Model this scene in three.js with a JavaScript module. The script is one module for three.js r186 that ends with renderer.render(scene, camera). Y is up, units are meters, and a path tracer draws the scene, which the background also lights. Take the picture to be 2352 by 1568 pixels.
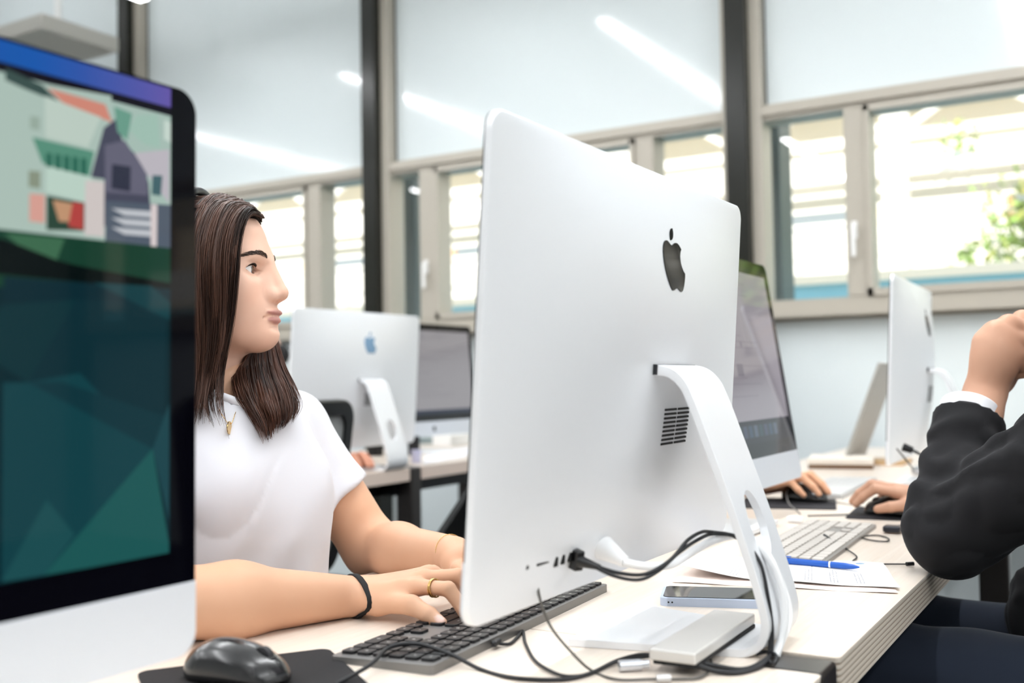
import * as THREE from 'three';
import { mergeGeometries, mergeVertices, toCreasedNormals } from 'three/addons/utils/BufferGeometryUtils.js';
import { RoundedBoxGeometry } from 'three/addons/geometries/RoundedBoxGeometry.js';
import { RectAreaLightUniformsLib } from 'three/addons/lights/RectAreaLightUniformsLib.js';
import { TessellateModifier } from 'three/addons/modifiers/TessellateModifier.js';
import { Brush, Evaluator, SUBTRACTION } from 'three-bvh-csg';

// ---------------------------------------------------------------- camera, sky, sun, lamps, exposure
const scene = new THREE.Scene();
const FOCAL = 2400, CAM_Y = 1.02;                       // focal length in pixels of the 2352 x 1568 frame
const camera = new THREE.PerspectiveCamera(2 * Math.atan(784 / FOCAL) * 180 / Math.PI, 1.5, 0.05, 120);
const yaw = 30.97 * Math.PI / 180, pitch = 2.163 * Math.PI / 180, roll = -0.942 * Math.PI / 180;
const F = new THREE.Vector3(-Math.sin(yaw) * Math.cos(pitch), Math.sin(pitch), -Math.cos(yaw) * Math.cos(pitch));
const R0 = new THREE.Vector3(Math.cos(yaw), 0, -Math.sin(yaw)), U0 = new THREE.Vector3().crossVectors(R0, F);
const R = R0.clone().multiplyScalar(Math.cos(roll)).addScaledVector(U0, Math.sin(roll));
const U = R0.clone().multiplyScalar(-Math.sin(roll)).addScaledVector(U0, Math.cos(roll));
camera.position.set(0, CAM_Y, 0);
camera.quaternion.setFromRotationMatrix(new THREE.Matrix4().makeBasis(R, U, F.clone().negate()));
camera.focus = 1.33; camera.userData.fStop = 3.2;
scene.add(camera);

scene.background = new THREE.Color().setRGB(1.75, 1.95, 2.15);         // bright hazy sky
const sun = new THREE.DirectionalLight(0xfff4e4, 7);
sun.position.set(8, 16, 12); sun.target.position.set(0, 0, -10);
sun.castShadow = true; sun.shadow.mapSize.set(2048, 2048);
Object.assign(sun.shadow.camera, { left: -25, right: 25, top: 25, bottom: -25, near: 1, far: 70 });
scene.add(sun, sun.target);
RectAreaLightUniformsLib.init();
const renderer = new THREE.WebGLRenderer({ antialias: true });
renderer.toneMapping = THREE.LinearToneMapping;
renderer.toneMappingExposure = 0.97;
renderer.shadowMap.enabled = true;
const LAMP_POWER = 48;                                              // radiance of the ceiling lamps

// ---------------------------------------------------------------- helpers
let seedN = 7;
const rnd = () => { seedN = (seedN + 0x6d2b79f5) | 0; let t = Math.imul(seedN ^ (seedN >>> 15), 1 | seedN); t = (t + Math.imul(t ^ (t >>> 7), 61 | t)) ^ t; return ((t ^ (t >>> 14)) >>> 0) / 4294967296; };
const rr = (a, b) => a + (b - a) * rnd();
const V = (x, y, z) => new THREE.Vector3(x, y, z);
const at = (px, py, d) => F.clone().multiplyScalar(d).addScaledVector(R, (px - 1176) / FOCAL * d).addScaledVector(U, (784 - py) / FOCAL * d).add(camera.position);
const onY = (px, py, y) => { const r = at(px, py, 1).sub(camera.position); return r.multiplyScalar((y - CAM_Y) / r.y).add(camera.position); };
const onX = (px, py, x) => { const r = at(px, py, 1).sub(camera.position); return r.multiplyScalar((x - camera.position.x) / r.x).add(camera.position); };
const names = new Map();
function numbered(name) { const n = names.get(name) ?? 0; names.set(name, n + 1); return n ? `${name}_${String(n).padStart(3, '0')}` : name; }
function shadow(o) { o.traverse(m => { if (m.isMesh) { m.castShadow = true; m.receiveShadow = true; } }); return o; }
function thing(name, label, category, pos = [0, 0, 0], turn = 0, group) {
  const o = new THREE.Group(); o.name = numbered(name); o.position.set(...pos); o.rotation.y = turn; scene.add(o);
  o.userData = { label, category }; if (group) o.userData.group = group; return o;
}
function part(name, geo, mat, parent, label) {
  const g = Array.isArray(geo) ? merge(geo) : geo;
  const m = new THREE.Mesh(g, mat); m.name = name; m.castShadow = m.receiveShadow = true; parent.add(m);
  if (label) m.userData.label = label; return m;
}
function single(name, geo, mat, label, category, group) {
  const m = part(numbered(name), geo, mat, scene); m.userData = { label, category }; if (group) m.userData.group = group; return m;
}
function struct(name, geo, mat) { const m = part(name, geo, mat, scene); m.userData = { kind: 'structure', label: undefined }; delete m.userData.label; return m; }
function merge(list) {
  const l = list.map(g => { let q = g.index ? g.toNonIndexed() : g; for (const k of Object.keys(q.attributes)) if (!['position', 'normal', 'uv'].includes(k)) { q = q.clone(); q.deleteAttribute(k); } if (!q.attributes.uv) q.setAttribute('uv', new THREE.BufferAttribute(new Float32Array(q.attributes.position.count * 2), 2)); return q; });
  return mergeGeometries(l);
}
const box = (w, h, d, x = 0, y = 0, z = 0) => new THREE.BoxGeometry(w, h, d).translate(x, y, z);
const boxMM = (x0, x1, y0, y1, z0, z1) => box(x1 - x0, y1 - y0, z1 - z0, (x0 + x1) / 2, (y0 + y1) / 2, (z0 + z1) / 2);
const rbox = (w, h, d, r = 0.004, x = 0, y = 0, z = 0, s = 2) => new RoundedBoxGeometry(w, h, d, s, Math.min(r, w / 2.01, h / 2.01, d / 2.01)).translate(x, y, z);
const curve = pts => new THREE.CatmullRomCurve3(pts.map(p => p.isVector3 ? p : V(...p)), false, 'centripetal');
const tube = (pts, r, seg = 0, rad = 8) => new THREE.TubeGeometry(curve(pts), seg || pts.length * 8, r, rad);
const cyl = (r0, r1, a, b, n = 16) => { const d = b.clone().sub(a); const g = new THREE.CylinderGeometry(r1, r0, d.length(), n); g.applyQuaternion(new THREE.Quaternion().setFromUnitVectors(V(0, 1, 0), d.clone().normalize())); return g.translate((a.x + b.x) / 2, (a.y + b.y) / 2, (a.z + b.z) / 2); };
function rrShape(w, h, r, cx = 0, cy = 0) {           // r: one radius or [tl, tr, br, bl]
  const [a, b, c, d] = Array.isArray(r) ? r : [r, r, r, r], x0 = cx - w / 2, x1 = cx + w / 2, y0 = cy - h / 2, y1 = cy + h / 2, s = new THREE.Shape();
  s.moveTo(x0 + a, y1); s.lineTo(x1 - b, y1); if (b) s.absarc(x1 - b, y1 - b, b, Math.PI / 2, 0, true);
  s.lineTo(x1, y0 + c); if (c) s.absarc(x1 - c, y0 + c, c, 0, -Math.PI / 2, true);
  s.lineTo(x0 + d, y0); if (d) s.absarc(x0 + d, y0 + d, d, -Math.PI / 2, -Math.PI, true);
  s.lineTo(x0, y1 - a); if (a) s.absarc(x0 + a, y1 - a, a, Math.PI, Math.PI / 2, true);
  return s;
}
const extr = (shape, depth, bevel = 0, seg = 12) => new THREE.ExtrudeGeometry(shape, { depth, curveSegments: seg, bevelEnabled: bevel > 0, bevelThickness: bevel, bevelSize: bevel, bevelOffset: -bevel, bevelSegments: 2 });
const mat = (color, roughness = 0.6, metalness = 0, more = {}) => new THREE.MeshPhysicalMaterial({ color, roughness, metalness, ...more });
// smooth value noise in 3-D
const hash3 = (i, j, k) => { let n = Math.imul(i, 374761393) + Math.imul(j, 668265263) + Math.imul(k, 2147483647 ^ 0x5bd1e995); n = Math.imul(n ^ (n >>> 13), 1274126177); return ((n ^ (n >>> 16)) >>> 0) / 4294967296; };
function vnoise(x, y, z) {
  const i = Math.floor(x), j = Math.floor(y), k = Math.floor(z), s = t => t * t * (3 - 2 * t), u = s(x - i), v = s(y - j), w = s(z - k), l = (a, b, t) => a + (b - a) * t;
  return l(l(l(hash3(i, j, k), hash3(i + 1, j, k), u), l(hash3(i, j + 1, k), hash3(i + 1, j + 1, k), u), v), l(l(hash3(i, j, k + 1), hash3(i + 1, j, k + 1), u), l(hash3(i, j + 1, k + 1), hash3(i + 1, j + 1, k + 1), u), v), w) * 2 - 1;
}
function canvasTex(w, h, draw, srgb = true) { const c = document.createElement('canvas'); c.width = w; c.height = h; draw(c.getContext('2d'), w, h); const t = new THREE.CanvasTexture(c); if (srgb) t.colorSpace = THREE.SRGBColorSpace; t.magFilter = THREE.LinearFilter; return t; }

// ---- signed distance fields, meshed with surface nets and projected on to the surface
const cap = (a, b, ra, rb = ra, k = 0.01) => ({ t: 0, a: [a.x, a.y, a.z], d: [b.x - a.x, b.y - a.y, b.z - a.z], ra, rb, k });
const ell = (c, r, k = 0.01, q = null) => ({ t: 1, a: [c.x, c.y, c.z], r, k, q });
const ball = (c, r, k = 0.01) => cap(c, V(c.x, c.y + 1e-5, c.z), r, r, k);
function dist(p, x, y, z) {
  x -= p.a[0]; y -= p.a[1]; z -= p.a[2];
  if (p.t === 0) { const d = p.d; let t = (x * d[0] + y * d[1] + z * d[2]) / (d[0] * d[0] + d[1] * d[1] + d[2] * d[2]); t = t < 0 ? 0 : t > 1 ? 1 : t; x -= d[0] * t; y -= d[1] * t; z -= d[2] * t; return Math.sqrt(x * x + y * y + z * z) - p.ra - (p.rb - p.ra) * t; }
  if (p.q) { const m = p.q, X = m[0] * x + m[1] * y + m[2] * z, Y = m[3] * x + m[4] * y + m[5] * z, Z = m[6] * x + m[7] * y + m[8] * z; x = X; y = Y; z = Z; }
  const [a, b, c] = p.r, k0 = Math.sqrt((x / a) ** 2 + (y / b) ** 2 + (z / c) ** 2), k1 = Math.sqrt((x / a / a) ** 2 + (y / b / b) ** 2 + (z / c / c) ** 2);
  return k1 < 1e-9 ? -Math.min(a, b, c) : k0 * (k0 - 1) / k1;
}
const smin = (a, b, k) => { const h = k - Math.abs(a - b); return h > 0 ? Math.min(a, b) - h * h / (4 * k) : Math.min(a, b); };
const smax = (a, b, k) => -smin(-a, -b, k);
function union(prims) {            // prims too far away to matter are skipped by their bounding spheres
  const n = prims.length, C = new Float64Array(n * 4);
  prims.forEach((p, i) => { const h = p.t ? [0, 0, 0] : p.d.map(v => v / 2); C.set([p.a[0] + h[0], p.a[1] + h[1], p.a[2] + h[2], p.t ? Math.max(...p.r) : Math.hypot(...h) + Math.max(p.ra, p.rb)], i * 4); });
  return (x, y, z) => {
    let d = 1e3;
    for (let i = 0; i < n; i++) {
      const p = prims[i], dx = x - C[i * 4], dy = y - C[i * 4 + 1], dz = z - C[i * 4 + 2], lim = C[i * 4 + 3] + p.k + (p.sub ? -d : d);
      if (lim < 0 || dx * dx + dy * dy + dz * dz > lim * lim) continue;
      d = p.sub ? smax(d, -dist(p, x, y, z), p.k) : smin(d, dist(p, x, y, z), p.k);
    }
    return d;
  };
}
function sdfMesh(f, lo, hi, h, color) {
  const nx = Math.ceil((hi[0] - lo[0]) / h) + 1, ny = Math.ceil((hi[1] - lo[1]) / h) + 1, nz = Math.ceil((hi[2] - lo[2]) / h) + 1;
  const val = new Float32Array(nx * ny * nz), id = new Int32Array(nx * ny * nz).fill(-1), I = (i, j, k) => (k * ny + j) * nx + i;
  for (let k = 0; k < nz; k += 1) for (let j = 0; j < ny; j++) for (let i = 0; i < nx;) {
    const d = f(lo[0] + i * h, lo[1] + j * h, lo[2] + k * h), n = Math.max(1, Math.floor(Math.abs(d) * 0.6 / h) - 2);   // far from the surface a run of cells shares its sign
    for (let s = 0; s < n && i < nx; s++, i++) val[I(i, j, k)] = d;
  }
  const pos = [], quads = [];
  for (let k = 0; k < nz - 1; k++) for (let j = 0; j < ny - 1; j++) for (let i = 0; i < nx - 1; i++) {
    let x = 0, y = 0, z = 0, n = 0;
    for (let e = 0; e < 12; e++) {
      const ax = e >> 2, b = e & 1, c = (e >> 1) & 1; let p = [0, 0, 0], q;
      p[(ax + 1) % 3] = b; p[(ax + 2) % 3] = c; q = [...p]; q[ax] = 1;
      const v0 = val[I(i + p[0], j + p[1], k + p[2])], v1 = val[I(i + q[0], j + q[1], k + q[2])];
      if ((v0 < 0) !== (v1 < 0)) { const t = v0 / (v0 - v1); x += p[0] + (q[0] - p[0]) * t; y += p[1] + (q[1] - p[1]) * t; z += p[2] + (q[2] - p[2]) * t; n++; }
    }
    if (n) { id[I(i, j, k)] = pos.length / 3; pos.push(lo[0] + (i + x / n) * h, lo[1] + (j + y / n) * h, lo[2] + (k + z / n) * h); }
  }
  for (let k = 1; k < nz - 1; k++) for (let j = 1; j < ny - 1; j++) for (let i = 1; i < nx - 1; i++) {
    const v = val[I(i, j, k)] < 0;
    for (let ax = 0; ax < 3; ax++) {
      const o = [0, 0, 0]; o[ax] = 1; const w = val[I(i + o[0], j + o[1], k + o[2])] < 0; if (v === w) continue;
      const b = [0, 0, 0], c = [0, 0, 0]; b[(ax + 1) % 3] = 1; c[(ax + 2) % 3] = 1;
      const A = id[I(i - b[0] - c[0], j - b[1] - c[1], k - b[2] - c[2])], B = id[I(i - c[0], j - c[1], k - c[2])], C = id[I(i, j, k)], D = id[I(i - b[0], j - b[1], k - b[2])];
      if (A < 0 || B < 0 || C < 0 || D < 0) continue;
      if (v) quads.push(A, B, C, A, C, D); else quads.push(A, C, B, A, D, C);
    }
  }
  const P = new Float32Array(pos), N = new Float32Array(pos.length), e = h * 0.35, col = color ? new Float32Array(pos.length) : null;
  for (let i = 0; i < P.length; i += 3) {
    let x = P[i], y = P[i + 1], z = P[i + 2], gx, gy, gz;
    for (let s = 0; s < 2; s++) {
      gx = f(x + e, y, z) - f(x - e, y, z); gy = f(x, y + e, z) - f(x, y - e, z); gz = f(x, y, z + e) - f(x, y, z - e);
      const l = Math.hypot(gx, gy, gz) || 1; gx /= l; gy /= l; gz /= l;
      if (s < 1) { const d = Math.max(-h, Math.min(h, f(x, y, z) / Math.max(0.35, l / (2 * e)))) * 0.8; x -= gx * d; y -= gy * d; z -= gz * d; }
    }
    P[i] = x; P[i + 1] = y; P[i + 2] = z; N[i] = gx; N[i + 1] = gy; N[i + 2] = gz;
    if (col) { const c = color(x, y, z, gx, gy, gz); col[i] = c[0]; col[i + 1] = c[1]; col[i + 2] = c[2]; }
  }
  const g = new THREE.BufferGeometry();
  g.setAttribute('position', new THREE.BufferAttribute(P, 3)); g.setAttribute('normal', new THREE.BufferAttribute(N, 3));
  if (col) g.setAttribute('color', new THREE.BufferAttribute(col, 3));
  g.setIndex(quads); return g;
}
function pushOut(p, f, margin) {
  for (let s = 0; s < 4; s++) {
    const d = f(p.x, p.y, p.z); if (d >= margin) return p; const e = 0.002;
    const n = V(f(p.x + e, p.y, p.z) - f(p.x - e, p.y, p.z), f(p.x, p.y + e, p.z) - f(p.x, p.y - e, p.z), f(p.x, p.y, p.z + e) - f(p.x, p.y, p.z - e)).normalize();
    p.addScaledVector(n, margin - d);
  }
  return p;
}
// ---------------------------------------------------------------- materials
const M = {
  panel: mat('#dfe7e8', 0.1, 0), wallWhite: mat('#e6e7e4', 0.75), ceiling: mat('#eceeed', 0.9), floor: mat('#55565a', 0.55),
  frame: mat('#b7b0a3', 0.45, 0.1), frameDark: mat('#8e887c', 0.5, 0.1), pillar: mat('#1d1e18', 0.25, 0, { specularIntensity: 0.6 }), gasket: mat('#2c3030', 0.6),
  glass: new THREE.MeshPhysicalMaterial({ color: '#ffffff', roughness: 0, transmission: 1, thickness: 0, ior: 1.45 }),
  lampBody: mat('#e8e8e6', 0.5), lampGlow: new THREE.MeshStandardMaterial({ color: '#ffffff', emissive: '#ffffff', emissiveIntensity: 9, roughness: 0.5 }),
  alu: mat('#eceef1', 0.42, 0.25), aluDark: mat('#8f9093', 0.4, 0.8), black: mat('#0b0b0d', 0.35), blackMatte: mat('#121214', 0.75), blackMetal: mat('#101113', 0.45, 0.2),
  glassBlack: mat('#04050a', 0.03, 0, { specularIntensity: 0.9 }), glassDim: mat('#04040a', 0.05, 0, { specularIntensity: 0.25 }), chrome: mat('#c9cacc', 0.15, 1),
  white: mat('#f2f2f0', 0.4), paper: mat('#f4f3f0', 0.85), cableWhite: mat('#f2f3f4', 0.35), cableBlack: mat('#15161a', 0.5), cableGrey: mat('#55534f', 0.5),
};
// floor: speckled needle felt carpet
{
  const t = canvasTex(512, 512, (c, w, h) => { c.fillStyle = '#2a2b2e'; c.fillRect(0, 0, w, h); for (let i = 0; i < 26000; i++) { const v = 26 + rnd() * 40 | 0; c.fillStyle = `rgb(${v},${v},${v + 4})`; c.fillRect(rnd() * w, rnd() * h, 1.5, 1.5); } });
  t.wrapS = t.wrapT = THREE.RepeatWrapping; t.repeat.set(24, 18); M.floor = new THREE.MeshStandardMaterial({ map: t, roughness: 0.95 });
}
// ---------------------------------------------------------------- the room
const X0 = -8.2, X1 = 4.6, ZW = -4.3, ZB = 4.8, CEIL = 3.8;
struct('floor', boxMM(X0 - 0.2, X1 + 0.2, -0.2, 0, ZW - 0.2, ZB + 0.2), M.floor);
struct('ceiling', boxMM(X0 - 0.2, X1 + 0.2, CEIL, CEIL + 0.2, ZW - 0.2, ZB + 0.2), M.ceiling);
struct('wall_left', boxMM(X0 - 0.2, X0, 0, CEIL, ZW, ZB), M.wallWhite);
struct('wall_right', boxMM(X1, X1 + 0.2, 0, CEIL, ZW, ZB), M.wallWhite);
struct('wall_back', boxMM(X0 - 0.2, X1 + 0.2, 0, CEIL, ZB, ZB + 0.2), M.wallWhite);
const wallFar = new THREE.Group(); wallFar.name = 'wall_far'; wallFar.userData = { kind: 'structure' }; scene.add(wallFar);
// pillars and bays: [left pillar, right pillar, edges of the mullions inside the bay]
const PIL = [-7.24, -5.29, -3.38, -1.42, 0.54, 2.5, 4.46];
const SILL0 = 1.262, GL0 = 1.335, GL1 = 2.095, TR1 = 2.16;
for (const p of PIL) part('pillar', rbox(0.092, CEIL, 0.16, 0.004, p, CEIL / 2, ZW + 0.0), M.pillar, wallFar);
part('end_panel', boxMM(X0, PIL[0] - 0.046, 0, CEIL, ZW - 0.15, ZW - 0.03), M.panel, wallFar);
part('end_panel', boxMM(PIL[6] + 0.046, X1, 0, CEIL, ZW - 0.15, ZW - 0.03), M.panel, wallFar);
const bars = { '-7.24': [[-6.9, -6.81], [-5.78, -5.69]], '-5.29': [[-4.98, -4.89], [-3.856, -3.763]], '-3.38': [[-3.106, -3.006], [-1.91, -1.82]], '-1.42': [[-0.995, -0.915], [0.07, 0.15]], '0.54': [[0.87, 0.96], [2.02, 2.11]], '2.5': [[2.83, 2.92], [3.98, 4.07]] };
for (let i = 0; i < PIL.length - 1; i++) {
  const a = PIL[i] + 0.046, b = PIL[i + 1] - 0.046, zp = ZW - 0.03;
  part('lower_panel', boxMM(a, b, 0, SILL0, ZW - 0.15, zp - 0.004), M.panel, wallFar);
  part('upper_panel', boxMM(a + 0.055, b - 0.03, TR1 - 0.01, CEIL, ZW - 0.15, zp - 0.004), M.panel, wallFar);
  part('gasket', boxMM(a + 0.05, a + 0.0565, TR1, CEIL, ZW - 0.15, zp + 0.003), M.gasket, wallFar);
  const w = new THREE.Group(); w.name = `window_${i + 1}`; w.userData = { kind: 'structure' }; scene.add(w);
  const fz0 = ZW - 0.12, fz1 = ZW + 0.02;
  part('frame', [rbox(0.05, CEIL - SILL0, 0.13, 0.004, a + 0.025, (CEIL + SILL0) / 2, ZW - 0.03), rbox(0.03, CEIL - SILL0, 0.13, 0.004, b - 0.015, (CEIL + SILL0) / 2, ZW - 0.03)], M.frame, w);
  part('transom', [boxMM(a, b, GL1, TR1, fz0, fz1 - 0.004), boxMM(a, b, GL1 + 0.018, TR1 - 0.012, fz1 - 0.02, fz1 + 0.012)], M.frame, w);
  part('sill', [boxMM(a, b, SILL0 + 0.028, GL0, fz0, fz1 + 0.0), boxMM(a, b, SILL0, SILL0 + 0.03, fz0, fz1 + 0.03)], M.frame, w);
  part('sill_dark_strip', boxMM(a, b, SILL0 - 0.012, SILL0, fz0, fz1 - 0.02), M.frameDark, w);  // solid darker strip along the underside of the sill
  let x = a + 0.05;
  const bs = bars[String(PIL[i])];
  for (const [m0, m1] of bs) part('mullion', rbox(m1 - m0, GL1 - GL0, 0.13, 0.006, (m0 + m1) / 2, (GL0 + GL1) / 2, ZW - 0.045), M.frame, w);
  const spans = [[x, bs[0][0]], [bs[0][1], bs[1][0]], [bs[1][1], b - 0.03]];
  spans.forEach(([s0, s1], n) => {
    part('pane', boxMM(s0, s1, GL0, GL1, ZW - 0.062, ZW - 0.06), M.glass, w);
    if (n === 1) part('sash_frame', [boxMM(s0, s0 + 0.022, GL0, GL1, ZW - 0.09, ZW + 0.03), boxMM(s1 - 0.022, s1, GL0, GL1, ZW - 0.09, ZW + 0.03), boxMM(s0, s1, GL0, GL0 + 0.03, ZW - 0.09, ZW + 0.03), boxMM(s0, s1, GL1 - 0.022, GL1, ZW - 0.09, ZW + 0.03)], M.frame, w);
  });
  const hx = (bs[0][0] + bs[0][1]) / 2 - 0.005;
  part('handle', [rbox(0.024, 0.07, 0.012, 0.005, hx, 1.6, ZW + 0.027), rbox(0.018, 0.13, 0.014, 0.006, hx, 1.555, ZW + 0.05), rbox(0.014, 0.02, 0.03, 0.004, hx, 1.61, ZW + 0.04)], M.white, w);
}
// ---------------------------------------------------------------- pendant lamps along the desks
const lampXs = [-6.3, -4.29, -2.46, -0.5, 1.45, 3.4];
for (let row = 0; row < 2; row++) for (const x of lampXs) {
  const z0 = row ? -0.2 : -3.57, len = 2.9, t = thing('pendant_lamp', row ? `long white pendant strip lamp behind the camera, ${['farthest left', 'second from the left', 'third from the left', 'third from the right', 'second from the right', 'farthest right'][lampXs.indexOf(x)]} of its row` : `long white pendant strip lamp over the ${{ '-6.3': 'far left aisle', '-4.29': 'left aisle', '-2.46': 'background desk', '-0.5': 'front desk', '1.45': 'right aisle', '3.4': 'far right side' }[x]}`, 'lamp', [x, 2.99, z0 + len / 2], 0, 'pendant strip lamps');
  part('housing', rbox(0.07, 0.05, len, 0.004, 0, 0.028, 0), M.lampBody, t);
  part('diffuser', boxMM(-0.032, 0.032, -0.002, 0.003, -len / 2 + 0.01, len / 2 - 0.01), M.lampGlow, t);
  for (const s of [-1, 1]) part('cord', cyl(0.002, 0.002, V(0, 0.05, s * len * 0.4), V(0, CEIL - 2.99, s * len * 0.4), 6), M.cableBlack, t);
  part('added_uplight', boxMM(-0.03, 0.03, 0.052, 0.056, -len / 2 + 0.01, len / 2 - 0.01), M.lampGlow, t);  // glowing upper face added to brighten ceiling and walls
  for (const [y, rx, k] of [[-0.006, -1, 1], [0.06, 1, 0.75]]) { const l = new THREE.RectAreaLight(0xfafcff, LAMP_POWER * k, 0.064, len - 0.02); l.position.set(0, y, 0); l.rotation.x = rx * Math.PI / 2; l.castShadow = true; t.add(l); }  // downlight, then the uplight added to raise the ambient
}
{ // box-shaped fitting under the ceiling at the upper left
  const t = thing('ceiling_fitting', 'pale grey box-shaped fitting hanging below the ceiling at the upper left', 'ceiling fitting', [-5.25, 2.97, -3.75]);
  part('case', rbox(0.42, 0.09, 0.5, 0.01, 0, 0.045, 0), mat('#b9b6ae', 0.6), t);
  part('hanger', cyl(0.02, 0.02, V(0, 0.08, 0), V(0, CEIL - 2.97, 0), 10), M.lampBody, t);
}
// ---------------------------------------------------------------- outside the windows
const OUT = { white: mat('#f4f2ec', 0.8), cream: mat('#efe3cc', 0.85), tan: mat('#b98f68', 0.85), blue: mat('#86bcc8', 0.6), dark: mat('#4a5654', 0.5), win: mat('#7f8a90', 0.2), bark: mat('#5a4a38', 0.9), ground: mat('#c9c4b8', 0.9) };
{
  const g = part('outside_ground', boxMM(-40, 30, -3.4, -3.2, -45, ZW - 0.3), OUT.ground, scene); g.userData = { kind: 'structure' };
  // pale building across the yard, with rows of windows and balcony slabs
  const b = thing('apartment_building', 'sunlit pale building with balconies seen through the windows', 'building', [0, -3.2, -17]);
  part('wall', boxMM(-32, 22, 0, 14, -6, 0), OUT.cream, b);
  for (let f = 0; f < 4; f++) {
    part('balcony_slab', boxMM(-32, 22, 2.6 + f * 2.9, 2.8 + f * 2.9, 0, 1.2), OUT.white, b);
    part('balcony_rail', boxMM(-32, 22, 2.8 + f * 2.9, 3.5 + f * 2.9, 1.12, 1.18), OUT.white, b);
    for (let i = 0; i < 15; i++) { const x = -28 + i * 3.3; const w = part('window', boxMM(x, x + 1.3, 3.1 + f * 2.9, 4.7 + f * 2.9, 0, 0.05), OUT.tan, b); part('window_pane', boxMM(x + 0.1, x + 1.2, 3.2 + f * 2.9, 4.6 + f * 2.9, 0.05, 0.07), OUT.win, w); }
  }
  // blue boundary wall
  const bw = thing('boundary_wall', 'light blue boundary wall low behind the windows', 'wall', [0, -3.2, -7.6]);
  part('wall', boxMM(-26, 16, 0, 4.88, -0.2, 0), OUT.blue, bw);
  part('coping', boxMM(-26, 16, 4.88, 4.95, -0.24, 0.04), OUT.cream, bw);
  // white steel truss structure (walkway) in front of it
  const t = thing('steel_walkway', 'white steel walkway with truss braces outside the windows', 'walkway', [0, 0, -8.6]);
  const post = boxMM(-0.09, 0.09, -3.2, 6, -0.09, 0.09);
  const rail = boxMM(-1.2, 1.2, -0.035, 0.035, -0.04, 0.04), thin = boxMM(-1.2, 1.2, -0.016, 0.016, -0.02, 0.02);
  const dlen = Math.hypot(0.6, 0.38), diag = boxMM(-dlen / 2, dlen / 2, -0.025, 0.025, -0.025, 0.025);
  for (let i = 0; i < 10; i++) {
    const cx = -17.2 + i * 2.4;
    const p = part('post', post, OUT.white, t); p.position.x = cx - 1.2;
    for (const [y0, y1] of [[1.62, 2.0], [2.9, 3.28], [0.4, 0.78]]) {
      for (const y of [y0, y1]) { const r = part('rail', rail, OUT.white, t); r.position.set(cx, y, 0); }
      for (let k = 0; k < 4; k++) { const d = part('brace', diag, OUT.white, t); d.position.set(cx - 0.9 + k * 0.6, (y0 + y1) / 2, 0); d.rotation.z = (k % 2 ? -1 : 1) * Math.atan2(y1 - y0, 0.6); }
    }
    for (const y of [2.12, 2.24, 2.36, 2.48, 1.44, 1.3]) { const r = part('slat', thin, OUT.white, t); r.position.set(cx, y, 0.05); }
    const sl = part('deck', boxMM(-1.2, 1.2, 2.58, 2.8, -1.4, 0.05), OUT.white, t); sl.position.x = cx;
  }
  // grey-green outer facade columns just beyond the glass
  for (const x of [-3.52, -1.44]) { const c = single('facade_column', rbox(0.09, 7.4, 0.2, 0.01, x, 0.5, ZW - 0.55), OUT.dark, x < -2 ? 'dark grey-green facade column outside the middle window' : 'dark grey-green facade column outside the right window', 'column', 'facade columns'); }
  // tree
  const tr = thing('leafy_tree', 'green leafy tree outside the right window', 'tree', [-0.5, -3.2, -8.25]);
  part('trunk', [cyl(0.14, 0.1, V(0, 0, 0), V(0.05, 3.6, 0), 10), cyl(0.07, 0.03, V(0.05, 3.4, 0), V(0.9, 5.6, 0.05), 8), cyl(0.07, 0.03, V(0.05, 3.3, 0), V(-0.3, 5.0, 0.02), 8), cyl(0.08, 0.03, V(0.05, 3.6, 0), V(0.1, 6.1, -0.05), 8)], OUT.bark, tr);
  const leaf = new THREE.BufferGeometry(); leaf.setAttribute('position', new THREE.Float32BufferAttribute([0, 0, 0, 0.045, 0.06, 0.012, 0, 0.15, 0, 0, 0, 0, 0, 0.15, 0, -0.045, 0.06, 0.012], 3)); leaf.computeVertexNormals();
  const leafMat = mat('#aebd80', 0.7, 0, { side: THREE.DoubleSide }), n = 3600, im = new THREE.InstancedMesh(leaf, leafMat, n), m4 = new THREE.Matrix4(), q = new THREE.Quaternion(), col = new THREE.Color();
  const blobs = []; for (let i = 0; i < 70; i++) blobs.push([Math.pow(rnd(), 0.6) * 2.6 - 0.85, rr(4.85, 6.0), rr(-0.12, 0.1), rr(0.12, 0.26)]);
  for (let i = 0; i < n; i++) { const b = blobs[i % blobs.length], u = rr(-1, 1), a = rr(0, 6.28), s = Math.sqrt(1 - u * u), r = b[3] * Math.cbrt(rnd()); q.setFromEuler(new THREE.Euler(rr(0, 6), rr(0, 6), rr(0, 6))); m4.compose(V(b[0] + r * s * Math.cos(a), b[1] + r * u, b[2] + r * s * Math.sin(a)), q, V(1, 1, 1).multiplyScalar(rr(0.4, 0.8))); im.setMatrixAt(i, m4); im.setColorAt(i, col.setRGB(rr(0.7, 1.05), rr(0.8, 1.1), rr(0.6, 1))); }
  im.name = 'foliage'; im.userData = { kind: 'stuff' }; tr.add(im);
}
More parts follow.
